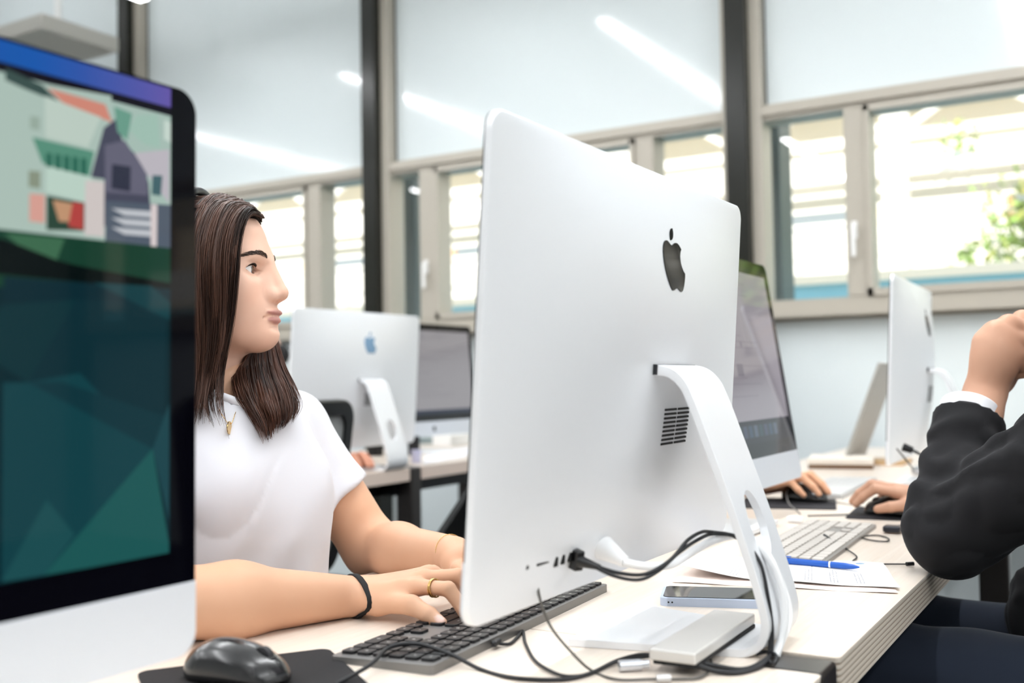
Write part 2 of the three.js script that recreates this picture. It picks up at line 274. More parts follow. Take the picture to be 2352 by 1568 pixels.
// ---------------------------------------------------------------- desks
const TOP = 0.74, DX1 = -0.265, DX0 = -0.985;
const deskTop = (() => {
  return canvasTex(1024, 512, (c, w, h) => {
    c.fillStyle = '#e6d9cb'; c.fillRect(0, 0, w, h);
    for (let i = 0; i < 900; i++) { const y = rnd() * h, x = rnd() * w, l = 60 + rnd() * 380; c.strokeStyle = rnd() < 0.5 ? `rgba(214,190,165,${0.05 + rnd() * 0.12})` : `rgba(255,246,234,${0.05 + rnd() * 0.12})`; c.lineWidth = 0.6 + rnd() * 2; c.beginPath(); c.moveTo(x, y); c.bezierCurveTo(x + l / 3, y + rr(-3, 3), x + l * 0.66, y + rr(-3, 3), x + l, y + rr(-2, 2)); c.stroke(); }
  });
})();
deskTop.wrapS = deskTop.wrapT = THREE.RepeatWrapping; deskTop.repeat.set(0.7, 1.4); deskTop.rotation = Math.PI / 2;
const DM = { top: new THREE.MeshPhysicalMaterial({ map: deskTop, roughness: 0.3 }), plyA: mat('#cdc3b5', 0.7), plyB: mat('#a09384', 0.8), edgePink: mat('#dccabd', 0.6) };
function deskShape(x0, x1, z0, z1, n0, n1) {              // plan view (x, -z), notched at the four corners for the posts
  const s = new THREE.Shape(), k = 0.068, m = 0.032, r = 0.008;
  s.moveTo(x0, -z1 + (n1 ? m : 0)); if (n1) { s.lineTo(x0 + k, -z1 + m); s.lineTo(x0 + k, -z1); s.lineTo(x1 - k - r, -z1); s.quadraticCurveTo(x1 - k, -z1, x1 - k, -z1 + r); s.lineTo(x1 - k, -z1 + m - r); s.quadraticCurveTo(x1 - k, -z1 + m, x1 - k + r, -z1 + m); s.lineTo(x1 - r, -z1 + m); s.quadraticCurveTo(x1, -z1 + m, x1, -z1 + m + r); } else s.lineTo(x1, -z1);
  if (n0) { s.lineTo(x1, -z0 - m - r); s.quadraticCurveTo(x1, -z0 - m, x1 - r, -z0 - m); s.lineTo(x1 - k + r, -z0 - m); s.quadraticCurveTo(x1 - k, -z0 - m, x1 - k, -z0 - m + r); s.lineTo(x1 - k, -z0); s.lineTo(x0 + k, -z0); s.lineTo(x0 + k, -z0 - m); s.lineTo(x0, -z0 - m); } else { s.lineTo(x1, -z0); s.lineTo(x0, -z0); }
  return s;
}
const postMat = mat('#2e2a28', 0.28, 0.1);
function desk(label, x0, x1, z0, z1, ply, posts) {         // z0 < z1
  const cx = (x0 + x1) / 2, cz = (z0 + z1) / 2, t = thing('desk', label, 'desk', [cx, 0, cz]);
  const S = i => deskShape(x0 - cx + i, x1 - cx - i, z0 - cz + i, z1 - cz - i, true, true);
  const lay = (shape, y0, h) => extr(shape, h, 0, 4).rotateX(-Math.PI / 2).translate(0, y0, 0);
  const T = 0.042;
  part('laminate', lay(S(0), TOP - 0.0022, 0.0022), DM.top, t);
  if (ply) { const n = 13, h = (T - 0.0022) / n; for (let i = 0; i < n; i++) part('ply_layer', lay(S(i % 2 ? 0.0009 : 0.0002), TOP - T + i * h, h), i % 2 ? DM.plyB : DM.plyA, t); }
  else part('edge_board', lay(S(0), TOP - T, T - 0.0022), DM.edgePink, t);
  const bl = z1 - z0;
  part('frame', [boxMM(x0 - cx + 0.05, x1 - cx - 0.05, TOP - T - 0.05, TOP - T, -bl / 2 + 0.02, -bl / 2 + 0.06), boxMM(x0 - cx + 0.05, x1 - cx - 0.05, TOP - T - 0.05, TOP - T, bl / 2 - 0.06, bl / 2 - 0.02),
    boxMM(x0 - cx + 0.015, x0 - cx + 0.055, TOP - T - 0.055, TOP - T, -bl / 2, bl / 2), boxMM(x1 - cx - 0.15, x1 - cx - 0.11, TOP - T - 0.055, TOP - T, -bl / 2, bl / 2)], M.blackMetal, t);
  for (const z of posts) for (const x of [x0 - cx + 0.033, x1 - cx - 0.033]) { part('leg', rbox(0.064, TOP - 0.001, 0.058, 0.006, x, (TOP - 0.001) / 2, z - cz), postMat, t); }
  for (const z of posts) part('cross_bar', boxMM(x0 - cx + 0.05, x1 - cx - 0.05, 0.08, 0.12, z - cz - 0.02, z - cz + 0.02), M.blackMetal, t);
  return t;
}
desk('long light-wood desk with layered plywood edge, nearest the camera at the lower left', DX0, DX1, -1.029, 0.58, true, [-1.03, 0.545]);
desk('light-wood desk with layered plywood edge carrying the papers and blue pen', DX0, DX1, -2.619, -1.031, true, [-2.62]);
desk('light-wood desk at the far right end of the front row, against the wall', DX0, DX1, -4.21, -2.621, true, [-4.17]);
desk('light-wood background desk behind the woman', -2.80, -2.07, -2.819, -1.22, false, [-2.82, -1.26]);
desk('light-wood background desk with white papers, next to the window wall', -2.80, -2.07, -4.21, -2.821, false, [-4.17]);
// ---------------------------------------------------------------- all-in-one computers
const CW = 0.65, CH = 0.449, CB = 0.0680, CHIN = 0.057;       // width, body height, gap under the body, chin
const backDepth = (x, y) => { const X = Math.min(1, Math.abs(x) / (CW / 2)), Y = Math.min(1, Math.abs(y) / (CH / 2)); return 0.0066 + 0.043 * Math.pow((1 - Math.pow(X, 2.2)) * (1 - Math.pow(Y, 2.4)), 1.05); };
const shellGeo = (() => {
  const base = rrShape(CW, CH, 0.019).getPoints(10), dense = [];
  for (let i = 0; i < base.length; i++) { const a = base[i], b = base[(i + 1) % base.length], d = a.distanceTo(b), n = Math.max(1, Math.round(d / 0.02)); if (d < 1e-6) continue; for (let k = 0; k < n; k++) dense.push(a.clone().lerp(b, k / n)); }
  const rings = [[1, 0], [1, -0.0045], [0.9985, -0.0056]]; for (let i = 0; i <= 26; i++) { const k = 0.994 * (1 - i / 26); rings.push([k, null]); }
  const pos = [], idx = [], n = dense.length;
  for (const [k, z] of rings) for (const p of dense) { const sx = Math.max(0.0001, k); pos.push(p.x * sx, p.y * sx, z ?? -backDepth(p.x * sx, p.y * sx)); }
  for (let r = 0; r < rings.length - 1; r++) for (let i = 0; i < n; i++) { const a = r * n + i, b = r * n + (i + 1) % n, c = a + n, d = b + n; idx.push(a, b, c, b, d, c); }
  let g = new THREE.BufferGeometry(); g.setAttribute('position', new THREE.Float32BufferAttribute(pos, 3)); g.setIndex(idx); g.computeVertexNormals(); return g;
})();
const appleShapes = (() => {
  // fruit emblem with a bite at one side and a leaf, about 1 unit tall
  const s = new THREE.Shape();
  s.moveTo(0, 0.27); s.bezierCurveTo(0.06, 0.27, 0.13, 0.33, 0.235, 0.33); s.bezierCurveTo(0.31, 0.33, 0.375, 0.29, 0.41, 0.235);
  s.bezierCurveTo(0.30, 0.165, 0.275, 0.06, 0.305, -0.03); s.bezierCurveTo(0.33, -0.10, 0.38, -0.14, 0.43, -0.165);
  s.bezierCurveTo(0.40, -0.26, 0.33, -0.38, 0.27, -0.44); s.bezierCurveTo(0.22, -0.49, 0.17, -0.49, 0.11, -0.46); s.bezierCurveTo(0.04, -0.43, -0.02, -0.43, -0.09, -0.46); s.bezierCurveTo(-0.15, -0.49, -0.20, -0.49, -0.25, -0.44);
  s.bezierCurveTo(-0.37, -0.32, -0.45, -0.12, -0.42, 0.06); s.bezierCurveTo(-0.40, 0.23, -0.29, 0.33, -0.17, 0.33); s.bezierCurveTo(-0.10, 0.33, -0.06, 0.27, 0, 0.27);
  const l = new THREE.Shape(); l.moveTo(0.0, 0.35); l.bezierCurveTo(-0.01, 0.45, 0.08, 0.56, 0.19, 0.57); l.bezierCurveTo(0.20, 0.47, 0.11, 0.36, 0.0, 0.35);
  return [s, l];
})();
// stand: profile in (z, y), swept across the width; a round cable hole through the column
const standGeo = (() => {
  const mid = [[-0.036, 0.289], [-0.062, 0.2895], [-0.083, 0.286], [-0.097, 0.274], [-0.106, 0.256], [-0.125, 0.205], [-0.145, 0.150], [-0.163, 0.095], [-0.1755, 0.052], [-0.1785, 0.032], [-0.174, 0.0155], [-0.160, 0.0055], [-0.140, 0.0042], [-0.10, 0.0042], [0.02, 0.0042]];
  const c = new THREE.CatmullRomCurve3(mid.map(([z, y]) => V(z, y, 0)), false, 'centripetal'), N = 70, a = [], b = [];
  for (let i = 0; i <= N; i++) { const p = c.getPoint(i / N), t = c.getTangent(i / N), th = 0.0042 * (1.0 + 0.5 * Math.max(0, 1 - i / 18)); a.push([p.x - t.y * th, p.y + t.x * th]); b.push([p.x + t.y * th, p.y - t.x * th]); }
  const s = new THREE.Shape(); [...a, ...b.reverse()].forEach(([z, y], i) => i ? s.lineTo(z, Math.max(0, y)) : s.moveTo(z, y));
  const W = 0.19, g = extr(s, W - 0.002, 0.001, 4).translate(0, 0, -W / 2 + 0.001).rotateY(-Math.PI / 2);   // z along the profile -> local z, width -> local x
  { const p = g.attributes.position; for (let i = 0; i < p.count; i++) { const y = p.getY(i), z = p.getZ(i), k = y < 0.03 ? 0.56 + 0.44 * Math.max(0, Math.min(1, (z + 0.165) / 0.185)) : 0.56; p.setX(i, p.getX(i) * k); } }
  const brush = new Brush(g); brush.updateMatrixWorld();
  const hole = new Brush(cyl(0.024, 0.024, V(0, 0, -0.2), V(0, 0, 0.2), 40).scale(1, 1.35, 1).rotateX(-0.11).translate(0, 0.128, -0.15)); hole.updateMatrixWorld();
  const ev = new Evaluator(); ev.attributes = ['position', 'normal', 'uv'];
  const r = ev.evaluate(brush, hole, SUBTRACTION).geometry; const q = new THREE.BufferGeometry(); q.setAttribute('position', r.attributes.position); if (r.index) q.setIndex(r.index);
  return toCreasedNormals(q.index ? q.toNonIndexed() : q, 0.5);
})();
const lcdGeo = new THREE.PlaneGeometry(0.597, 0.336);
const lcdTall = new THREE.PlaneGeometry(0.597, 0.364);  // stretched over the top bezel to carry its painted reflection
function screenMat(draw, gain, w = 1024, h = 576, spec = 0.8) { const t = canvasTex(w, h, draw); return new THREE.MeshPhysicalMaterial({ color: '#050608', roughness: 0.04, emissive: '#ffffff', emissiveMap: t, emissiveIntensity: gain, specularIntensity: spec }); }
const emblemBlack = mat('#08090a', 0.1, 0, { specularIntensity: 0.18 }), emblemBlue = mat('#7ba0c4', 0.15, 0.4), slotDark = mat('#0a0a0b', 0.8), hingeDark = mat('#2d2f33', 0.5, 0.4);
const chinMat = mat('#d5dae1', 0.4, 0.25);
function computer(name, label, pos, turn, tilt, screen, opt = {}) {
  const t = thing(name, label, 'computer', pos, turn, 'all-in-one computers');
  const st = part('stand', standGeo, M.alu, t);
  const b = new THREE.Group(); b.name = 'display'; t.add(b); b.position.set(0, CB, 0); b.rotation.x = -tilt;
  const cy = CH / 2, up = g => g.translate(0, cy, 0);
  part('shell', up(shellGeo.clone()), M.alu, b);
  part('bezel_glass', extr(rrShape(CW - 0.0012, CH - CHIN, [0.0185, 0.0185, 0, 0]), 0.0018, 0).translate(0, cy + CHIN / 2, 0), opt.tall ? M.glassDim : M.glassBlack, b);
  part('chin', extr(rrShape(CW - 0.0006, CHIN, [0, 0, 0.0185, 0.0185]), 0.0022, 0.0005).translate(0, CHIN / 2, 0), chinMat, b);
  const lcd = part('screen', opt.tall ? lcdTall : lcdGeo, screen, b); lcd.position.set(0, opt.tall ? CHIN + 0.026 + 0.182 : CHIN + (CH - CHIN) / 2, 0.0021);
  const em = opt.emblem ?? emblemBlack;
  const mk = (sz, flip, mater) => appleShapes.map(s => extr(s, 0.01, 0, 16).scale(sz * flip, sz, 0.05));
  // emblem on the chin
  const [fa, fl] = mk(0.024, 1); const e1 = part('emblem', fa.translate(0, CHIN / 2, 0.0026), emblemBlack, b); 
  // emblem on the back, mirrored because it is seen from behind
  const lay = g => { g.rotateY(Math.PI); g.translate(-0.0105, 0.3455, 0); const p = g.attributes.position; for (let i = 0; i < p.count; i++) { const dz = p.getZ(i); p.setZ(i, dz * 1 - backDepth(p.getX(i), p.getY(i) - cy) - 0.0); } g.computeVertexNormals(); return g; };
  const [ba, bl] = appleShapes.map(s => lay(new TessellateModifier(0.008, 8).modify(extr(s, 0.012, 0, 16).scale(0.068, 0.068, 0.08))));
  part('emblem', ba, em, b); part('emblem_leaf', bl, em, b);
  if (opt.back) {
    part('hinge_slot', boxMM(-0.0542, 0.0542, 0.2205, 0.2315, -0.0535, -0.044), hingeDark, b);
    for (let r = 0; r < 9; r++) for (const s of [0, -1]) part('vent_slot', rbox(0.034, 0.0026, 0.003, 0.001, s * 0.0375, 0.182 - r * 0.0047, -backDepth(0.02, 0.182 - r * 0.0047 - cy) + 0.0004), slotDark, b);
  }
  shadow(t); return t;
}
// what the screens show: flat print on the panels, plus one painted bezel reflection
const docScreen = (c, w, h) => { c.fillStyle = '#b3adb6'; c.fillRect(0, 0, w, h); c.fillStyle = '#a7a1ab'; for (let i = 0; i < 22; i++) c.fillRect(40 + rr(0, 60), 40 + i * 20, rr(200, 800), 5); c.fillStyle = '#8f8b98'; c.fillRect(w * 0.62, h * 0.42, 14, 18); c.fillRect(w * 0.55, h * 0.55, 60, 40); c.fillStyle = '#20222c'; c.fillRect(0, h - 74, w, 74); for (let i = 0; i < 14; i++) { c.fillStyle = ['#39506a', '#5c6a7c', '#2e4a56', '#48506a'][i % 4]; c.fillRect(160 + i * 52, h - 58, 38, 38); } };
const bgScreen = (c, w, h) => { c.fillStyle = '#b9b6ba'; c.fillRect(0, 0, w, h); c.fillStyle = '#aaa7ac'; for (let i = 0; i < 24; i++) c.fillRect(60, 34 + i * 19, rr(200, 860), 5); c.fillStyle = '#3b4257'; c.fillRect(0, h - 30, w, 30); };
const wallpaperAndReflection = (c, w, h) => {       // top bezel reflection painted as a glowing blue-violet strip, a street of houses, faceted dark teal below
  const poly = (f, ...p) => { c.fillStyle = f; c.beginPath(); p.forEach(([x, y], i) => { const t = 88 + 0.303 * x, b = 1339 - 0.178 * x, u = (0.765 + 0.235 * x / 380) * w, v = (y - t) / (b - t) * h; i ? c.lineTo(u, v) : c.moveTo(u, v); }); c.closePath(); c.fill(); };
  c.fillStyle = '#06282f'; c.fillRect(0, 0, w, h);
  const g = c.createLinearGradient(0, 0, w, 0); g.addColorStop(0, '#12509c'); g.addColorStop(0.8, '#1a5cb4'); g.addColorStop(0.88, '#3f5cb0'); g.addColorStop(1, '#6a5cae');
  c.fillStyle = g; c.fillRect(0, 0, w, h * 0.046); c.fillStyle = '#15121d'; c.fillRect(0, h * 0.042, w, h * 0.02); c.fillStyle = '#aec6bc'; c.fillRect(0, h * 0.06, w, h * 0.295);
  for (let i = 0; i < 9; i++) { c.fillStyle = ['#c9d6cd', '#8fb3a4', '#d8cfc8'][i % 3]; c.fillRect(w * 0.08 * i, h * 0.07, w * 0.06, h * 0.28); c.fillStyle = '#5d7a70'; for (let k = 0; k < 3; k++) c.fillRect(w * (0.08 * i + 0.015), h * (0.1 + k * 0.08), w * 0.03, h * 0.04); }
  poly('#b4c9bf', [-60, 160], [230, 215], [220, 380], [180, 545], [-60, 520]);
  poly('#3e5450', [0, 152], [75, 190], [115, 232], [40, 200], [0, 180]); poly('#d98f7d', [85, 196], [215, 235], [232, 278], [120, 232]);
  poly('#c6d7cc', [80, 215], [205, 265], [175, 335], [82, 312]); poly('#5c9680', [55, 312], [190, 345], [178, 405], [76, 372]); for (let i = 0; i < 5; i++) poly('#2e6a58', [84 + i * 19, 348 + i * 3], [96 + i * 19, 350 + i * 3], [96 + i * 19, 392 + i * 3], [84 + i * 19, 388 + i * 3]);
  poly('#c4dccf', [84, 380], [188, 405], [176, 465], [84, 440]); poly('#8f9a86', [48, 390], [72, 392], [72, 432], [48, 428]); poly('#9fb3a6', [50, 262], [70, 266], [70, 296], [50, 292]);
  poly('#e0a79a', [50, 443], [82, 446], [82, 512], [50, 508]); poly('#2f4a3c', [86, 448], [168, 465], [168, 530], [86, 528]); poly('#c99a77', [98, 458], [142, 466], [138, 510], [112, 508]); poly('#bb4a46', [142, 462], [166, 466], [166, 528], [132, 520]);
  poly('#d9d0cd', [170, 412], [214, 416], [214, 545], [168, 540]); poly('#4c4e60', [182, 405], [212, 290], [240, 270], [260, 330], [300, 360], [322, 420], [330, 520], [214, 520], [214, 410]); poly('#6a697c', [214, 330], [262, 320], [318, 400], [320, 450], [216, 440]); poly('#343748', [232, 375], [277, 382], [276, 440], [230, 432]);
  poly('#6fa390', [236, 240], [280, 258], [268, 320], [244, 300]); poly('#a7c8ba', [290, 262], [345, 262], [352, 340], [310, 330], [272, 296]); poly('#c4bfc7', [285, 350], [376, 345], [376, 470], [318, 400]); poly('#496a70', [332, 403], [358, 405], [354, 452], [330, 448]); poly('#cfe0d6', [362, 275], [380, 282], [380, 330], [362, 320]);
  poly('#566170', [218, 460], [380, 474], [380, 575], [216, 558]); for (let i = 0; i < 3; i++) poly('#c7cbd1', [230, 478 + i * 22], [335, 487 + i * 22], [335, 503 + i * 22], [262, 496 + i * 22]); poly('#e0d4d4', [328, 470], [345, 472], [344, 570], [328, 568]);
  poly('#17402f', [-700, 450], [0, 528], [380, 574], [380, 665], [0, 660], [-700, 600]); poly('#3f6e50', [0, 536], [125, 548], [108, 598], [40, 575]); poly('#030d0c', [-700, 460], [0, 550], [108, 598], [150, 610], [380, 655], [380, 672], [0, 632], [-700, 560]);
  poly('#082a33', [0, 636], [380, 668], [380, 720], [0, 690]); poly('#0c2f37', [150, 690], [370, 700], [365, 960], [120, 880], [50, 880]); poly('#123f46', [190, 650], [330, 660], [380, 700], [378, 740]);
  poly('#0d3339', [0, 700], [150, 690], [50, 880], [-60, 800]); poly('#124249', [0, 880], [50, 880], [160, 860], [335, 1035], [90, 1320], [0, 1335]); poly('#0f363e', [50, 880], [120, 880], [365, 960], [335, 1035]); poly('#1d5a58', [335, 1035], [378, 1250], [378, 1275], [85, 1322]); poly('#1a464e', [335, 1035], [378, 930], [378, 1200]); poly('#1c5054', [0, 1335], [90, 1150], [150, 1230], [85, 1322]);
};
const H = Math.PI / 2;
const mainPC = computer('computer', 'silver all-in-one computer seen from behind, large in the middle of the picture', [-0.5055, TOP, -1.075], -H, 0.075, screenMat(docScreen, 0.8), { back: true });
computer('computer', 'all-in-one computer at the left edge with houses and dark teal facets on its screen', [-0.655, TOP, -0.265], H, -0.01, screenMat(wallpaperAndReflection, 0.9, 2048, 1248, 0.2), { tall: true });
computer('computer', 'all-in-one computer showing a grey document, right behind the large computer', [-0.612, TOP + 0.003, -1.857], H, 0.15, screenMat(docScreen, 0.62), { });
computer('computer', 'silver all-in-one computer seen from behind at the far right, in front of the window', [-0.525, TOP, -2.87], -H + 0.03, 0.05, screenMat(docScreen, 0.7), { back: true });
computer('computer', 'silver all-in-one computer with a blue emblem, seen from behind on the background desk', [-2.235, TOP, -2.70], -H, 0.07, screenMat(bgScreen, 0.7), { back: true, emblem: emblemBlue });
computer('computer', 'all-in-one computer showing a grey page on the background desk beside the window', [-2.42, TOP, -3.42], H, 0.08, screenMat(bgScreen, 0.62), {});

{ // ports on the back of the large computer
  mainPC.updateMatrixWorld(true); const b = mainPC.getObjectByName('display');
  const port = (px, py, w, h) => { const p = b.worldToLocal(onX(px, py, -0.49)); part('port', rbox(w, h, 0.003, 0.0008, p.x, p.y, -backDepth(p.x, p.y - CH / 2) + 0.0008), slotDark, b); };
  port(1208, 1302, 0.004, 0.004); port(1240, 1292, 0.022, 0.0022); for (let i = 0; i < 3; i++) port(1268 + i * 14, 1284 - i * 6, 0.006, 0.013);
}
// ---------------------------------------------------------------- keyboards
const KU = 0.019;
const keyRows = [
  { main: Array(15).fill(1), nav: [1, 1, 1], pad: [1, 1, 1, 1] },
  { main: [...Array(13).fill(1), 2], nav: [1, 1, 1], pad: [1, 1, 1, 1] },
  { main: [1.5, ...Array(12).fill(1), 1.5], nav: [1, 1, 1], pad: [1, 1, 1, 1] },
  { main: [1.75, ...Array(11).fill(1), 2.25], nav: [], pad: [1, 1, 1, 1] },
  { main: [1.25, 1, ...Array(10).fill(1), 2.75], nav: [0, 1], pad: [1, 1, 1, 1] },
  { main: [1.25, 1.25, 1.5, 5.5, 1.5, 1.25, 1.25, 1.5], nav: [1, 1, 1], pad: [2, 1, 1] },
];
const keyGeos = new Map();
const keyGeo = w => { if (!keyGeos.has(w)) keyGeos.set(w, extr(rrShape(w * KU - 0.0030, KU - 0.0032, 0.0032), 0.0026, 0.0005, 4).rotateX(-Math.PI / 2)); return keyGeos.get(w); };
const LEG = ['esc', 'F1', 'F2', 'F3', 'F4', 'F5', 'F6', 'F7', 'F8', 'F9', 'F10', 'F11', 'F12', 'F13', 'F14', '^', '1', '2', '3', '4', '5', '6', '7', '8', '9', '0', '-', '=', '<', 'tab', 'Q', 'W', 'E', 'R', 'T', 'Y', 'U', 'I', 'O', 'P', '[', ']', '#', 'caps', 'A', 'S', 'D', 'F', 'G', 'H', 'J', 'K', 'L', ';', "'", 'ret', '⇧', '<', 'Z', 'X', 'C', 'V', 'B', 'N', 'M', ',', '.', '/', '⇧', 'fn', 'ctrl', 'alt', '', 'alt', 'cmd', 'fn', 'ctrl'];
const PADL = [['F16', 'F17', 'F18', 'F19'], ['/', '=', '/', '*'], ['7', '8', '9', '-'], ['4', '5', '6', '+'], ['1', '2', '3', 'e'], ['0', ',', 'e']], NAVL = [['F13', 'F14', 'F15'], ['fn', 'h', 'p'], ['d', 'e', 'p'], [], ['', '^'], ['<', 'v', '>']];
const legendTex = canvasTex(1024, 1024, (c, w, h) => { c.clearRect(0, 0, w, h); c.fillStyle = '#d7d7d4'; c.font = '34px sans-serif'; c.textAlign = 'center'; c.textBaseline = 'middle'; }, true);
const allLegends = [...new Set([...LEG, ...PADL.flat(), ...NAVL.flat()])].filter(Boolean);
const legendMat = (() => {
  const n = 10, s = 1024 / n, t = canvasTex(1024, 1024, (c) => { c.fillStyle = '#000'; c.fillRect(0, 0, 1024, 1024); c.fillStyle = '#fff'; c.textAlign = 'center'; c.textBaseline = 'middle'; allLegends.forEach((l, i) => { c.font = `bold ${l.length > 2 ? 34 : l.length > 1 ? 46 : 70}px sans-serif`; c.fillText(l, (i % n + 0.5) * s, (Math.floor(i / n) + 0.5) * s); }); }, false);
  return new THREE.MeshStandardMaterial({ color: '#dcdcd8', roughness: 0.6, alphaMap: t, transparent: true, alphaTest: 0.4 });
})();
const legendGeos = new Map();
const legendGeo = l => { if (!legendGeos.has(l)) { const i = allLegends.indexOf(l), n = 10, g = new THREE.PlaneGeometry(0.0082, 0.0082).rotateX(-Math.PI / 2), u = g.attributes.uv; for (let k = 0; k < 4; k++) u.setXY(k, (i % n + u.getX(k)) / n, 1 - (Math.floor(i / n) + 1 - u.getY(k)) / n); legendGeos.set(l, g); } return legendGeos.get(l); };
function keyboard(label, pos, turn, baseMat, keyMat, legends) {
  const t = thing('keyboard', label, 'keyboard', pos, turn), L = 0.436, D = 0.122;
  const side = new THREE.Shape(); side.moveTo(-D / 2, 0); side.lineTo(D / 2, 0); side.lineTo(D / 2, 0.0045); side.lineTo(-D / 2, 0.0095); side.lineTo(-D / 2, 0);   // (z, y), rear higher
  const c = extr(rrShape(L, D, 0.006), 0.0092, 0.0006, 5).rotateX(-Math.PI / 2);
  const p = c.attributes.position; for (let i = 0; i < p.count; i++) { const z = p.getZ(i), y = p.getY(i); if (y > 0.004) p.setY(i, y - (z + D / 2) / D * 0.0035); } c.computeVertexNormals();
  part('base', c, baseMat, t);
  const tilt = Math.atan(0.0035 / D), y0 = z => 0.0098 - (z + D / 2) / D * 0.0035;
  let li = 0;
  keyRows.forEach((row, r) => {
    const z = -D / 2 + 0.0045 + KU * (r + 0.5);
    const put = (ws, x0, lab) => { let x = x0; for (let i = 0; i < ws.length; i++) { const w = ws[i]; if (w) { const k = part('key', keyGeo(w), keyMat, t); k.position.set(x + w * KU / 2, y0(z), z); k.rotation.x = tilt; const l = lab(i); if (legends && l) { const g = part('legend', legendGeo(l), legendMat, k); g.position.set(0, 0.0032, 0); g.castShadow = false; } x += w * KU; } else x += KU; } };
    const X = -L / 2 + 0.0042;
    put(row.main, X, () => LEG[li++]); put(row.nav, X + 15 * KU + 0.0022, i => NAVL[r][i]); put(row.pad, X + 18 * KU + 0.0044, i => PADL[r][i]);
  });
  return t;
}
const kbDark = mat('#817f7d', 0.4, 0.45), keyBlack = mat('#17171a', 0.42), kbGrey = mat('#97938f', 0.45, 0.3), keyPale = mat('#cfc9c2', 0.5), kbSilver = mat('#b9b9b8', 0.45, 0.3), keyGrey = mat('#d6d6d4', 0.5);
keyboard('dark grey full-size keyboard with black keys under the woman\u2019s hands', [-0.6615, TOP, -1.0375], -H + 0.057, kbDark, keyBlack, true);
keyboard('grey keyboard with pale keys behind the blue pen', [-0.476, TOP, -1.775], H + 0.04, kbGrey, keyPale, false);
keyboard('silver keyboard farthest back, beyond the mouse mat', [-0.655, TOP, -2.635], -H + 0.03, kbSilver, keyGrey, false);

// ---------------------------------------------------------------- mice and mats
const mouseGeo = (() => {
  const f = (x, y, z) => { const k = union([ell(V(0, 0.004, 0.012), [0.031, 0.034, 0.045], 0.02), ell(V(0, 0.002, -0.022), [0.0285, 0.026, 0.036], 0.02)])(x, y, z); return smax(smax(k, -y + 0.0012, 0.004), Math.abs(x) - 0.0305 + 0.004 * (z < 0 ? -z * 20 * 0.2 : 0), 0.01); };
  return sdfMesh(f, [-0.04, -0.005, -0.07], [0.04, 0.045, 0.065], 0.0025);
})();
function mouse(label, pos, turn) {       // points along local -z
  const t = thing('computer_mouse', label, 'mouse', pos, turn);
  part('body', mouseGeo, mat('#141416', 0.22, 0, { clearcoat: 0.5, clearcoatRoughness: 0.2 }), t);
  part('wheel', new THREE.CylinderGeometry(0.0105, 0.0105, 0.007, 20).rotateZ(H).translate(0, 0.0225, -0.031), mat('#2b2b2e', 0.5), t);
  part('wheel_slot', extr(rrShape(0.011, 0.03, 0.0054), 0.001, 0, 8).rotateX(-H).translate(0, 0, 0).rotateX(-0.28).translate(0, 0.0262, -0.0305), M.blackMatte, t);
  part('button_gap', tube([[0, 0.0236, -0.046], [0, 0.0148, -0.0555]], 0.0006, 6, 5), M.blackMatte, t);
  return t;
}
function mousePad(label, pos, turn, w, d, color = '#1b1a1c') { const t = single('mouse_pad', extr(rrShape(w, d, 0.012), 0.0022, 0.0004, 6).rotateX(-H), mat(color, 0.9), label, 'mouse pad'); t.position.set(...pos); t.rotation.y = turn; return t; }
mousePad('black mouse pad at the lower left under the near mouse', [-0.714, TOP, -0.716], -0.6, 0.2, 0.19);
mouse('glossy black mouse at the lower left', [-0.742, TOP + 0.003, -0.72], -H + 0.12);
mousePad('dark mouse pad under the hand behind the large computer', [-0.672, TOP, -2.29], 0.25, 0.2, 0.19, '#232227');
mouse('black mouse held by the hand behind the large computer', [-0.652, TOP + 0.003, -2.345], -H - 0.35);
mousePad('dark mouse pad beside the dark-jacketed man\u2019s elbow', [-0.415, TOP, -2.2], 0.1, 0.2, 0.19, '#232227');
mouse('black mouse held by the hand behind the dark-jacketed man\u2019s elbow', [-0.43, TOP + 0.003, -2.17], H - 0.25);

// ---------------------------------------------------------------- phone, papers, pen, hub
{
  const a = onY(1518, 1391, TOP), b = onY(1690, 1396, TOP), u = b.clone().sub(a).setY(0).normalize(), v = V(u.z, 0, -u.x);
  const c = a.clone().addScaledVector(u, 0.0725).addScaledVector(v, 0.036), t = thing('phone', 'smartphone in a pale blue case lying beside the computer stand', 'phone', [c.x, TOP, c.z], Math.atan2(-u.z, u.x));
  part('case', extr(rrShape(0.148, 0.074, 0.009), 0.0095, 0.001, 6).rotateX(-H), mat('#b4c0d4', 0.35), t);
  part('glass', extr(rrShape(0.14, 0.067, 0.007), 0.0006, 0, 6).rotateX(-H).translate(0, 0.0106, 0), M.glassBlack, t);
  for (const x of [-0.063, -0.0585]) part('port_hole', cyl(0.0011, 0.0011, V(x, 0.005, 0.0368), V(x, 0.005, 0.0374), 10), M.blackMatte, t);
}
const sheetTex = canvasTex(1024, 724, (c, w, h) => {
  c.fillStyle = '#f7f6f4'; c.fillRect(0, 0, w, h); c.fillStyle = '#8a8c93';
  for (let col = 0; col < 7; col++) { const x = 120 + col * 120; c.save(); c.translate(x, h - 60); c.rotate(-H); c.fillStyle = '#6f727c'; for (let l = 0; l < 3; l++) { let q = 0; while (q < h - 150) { const ww = rr(6, 26); if (q + ww > rr(260, h - 120)) break; c.fillRect(q, l * 16, ww, 4.5); q += ww + 7; } } c.restore(); }
  c.strokeStyle = '#7e7f86'; c.lineWidth = 3; c.strokeRect(60, h - 80, 40, 26); c.fillStyle = '#8ea7bf'; c.beginPath(); c.arc(w - 130, 70, 26, 0, 7); c.fill();
});
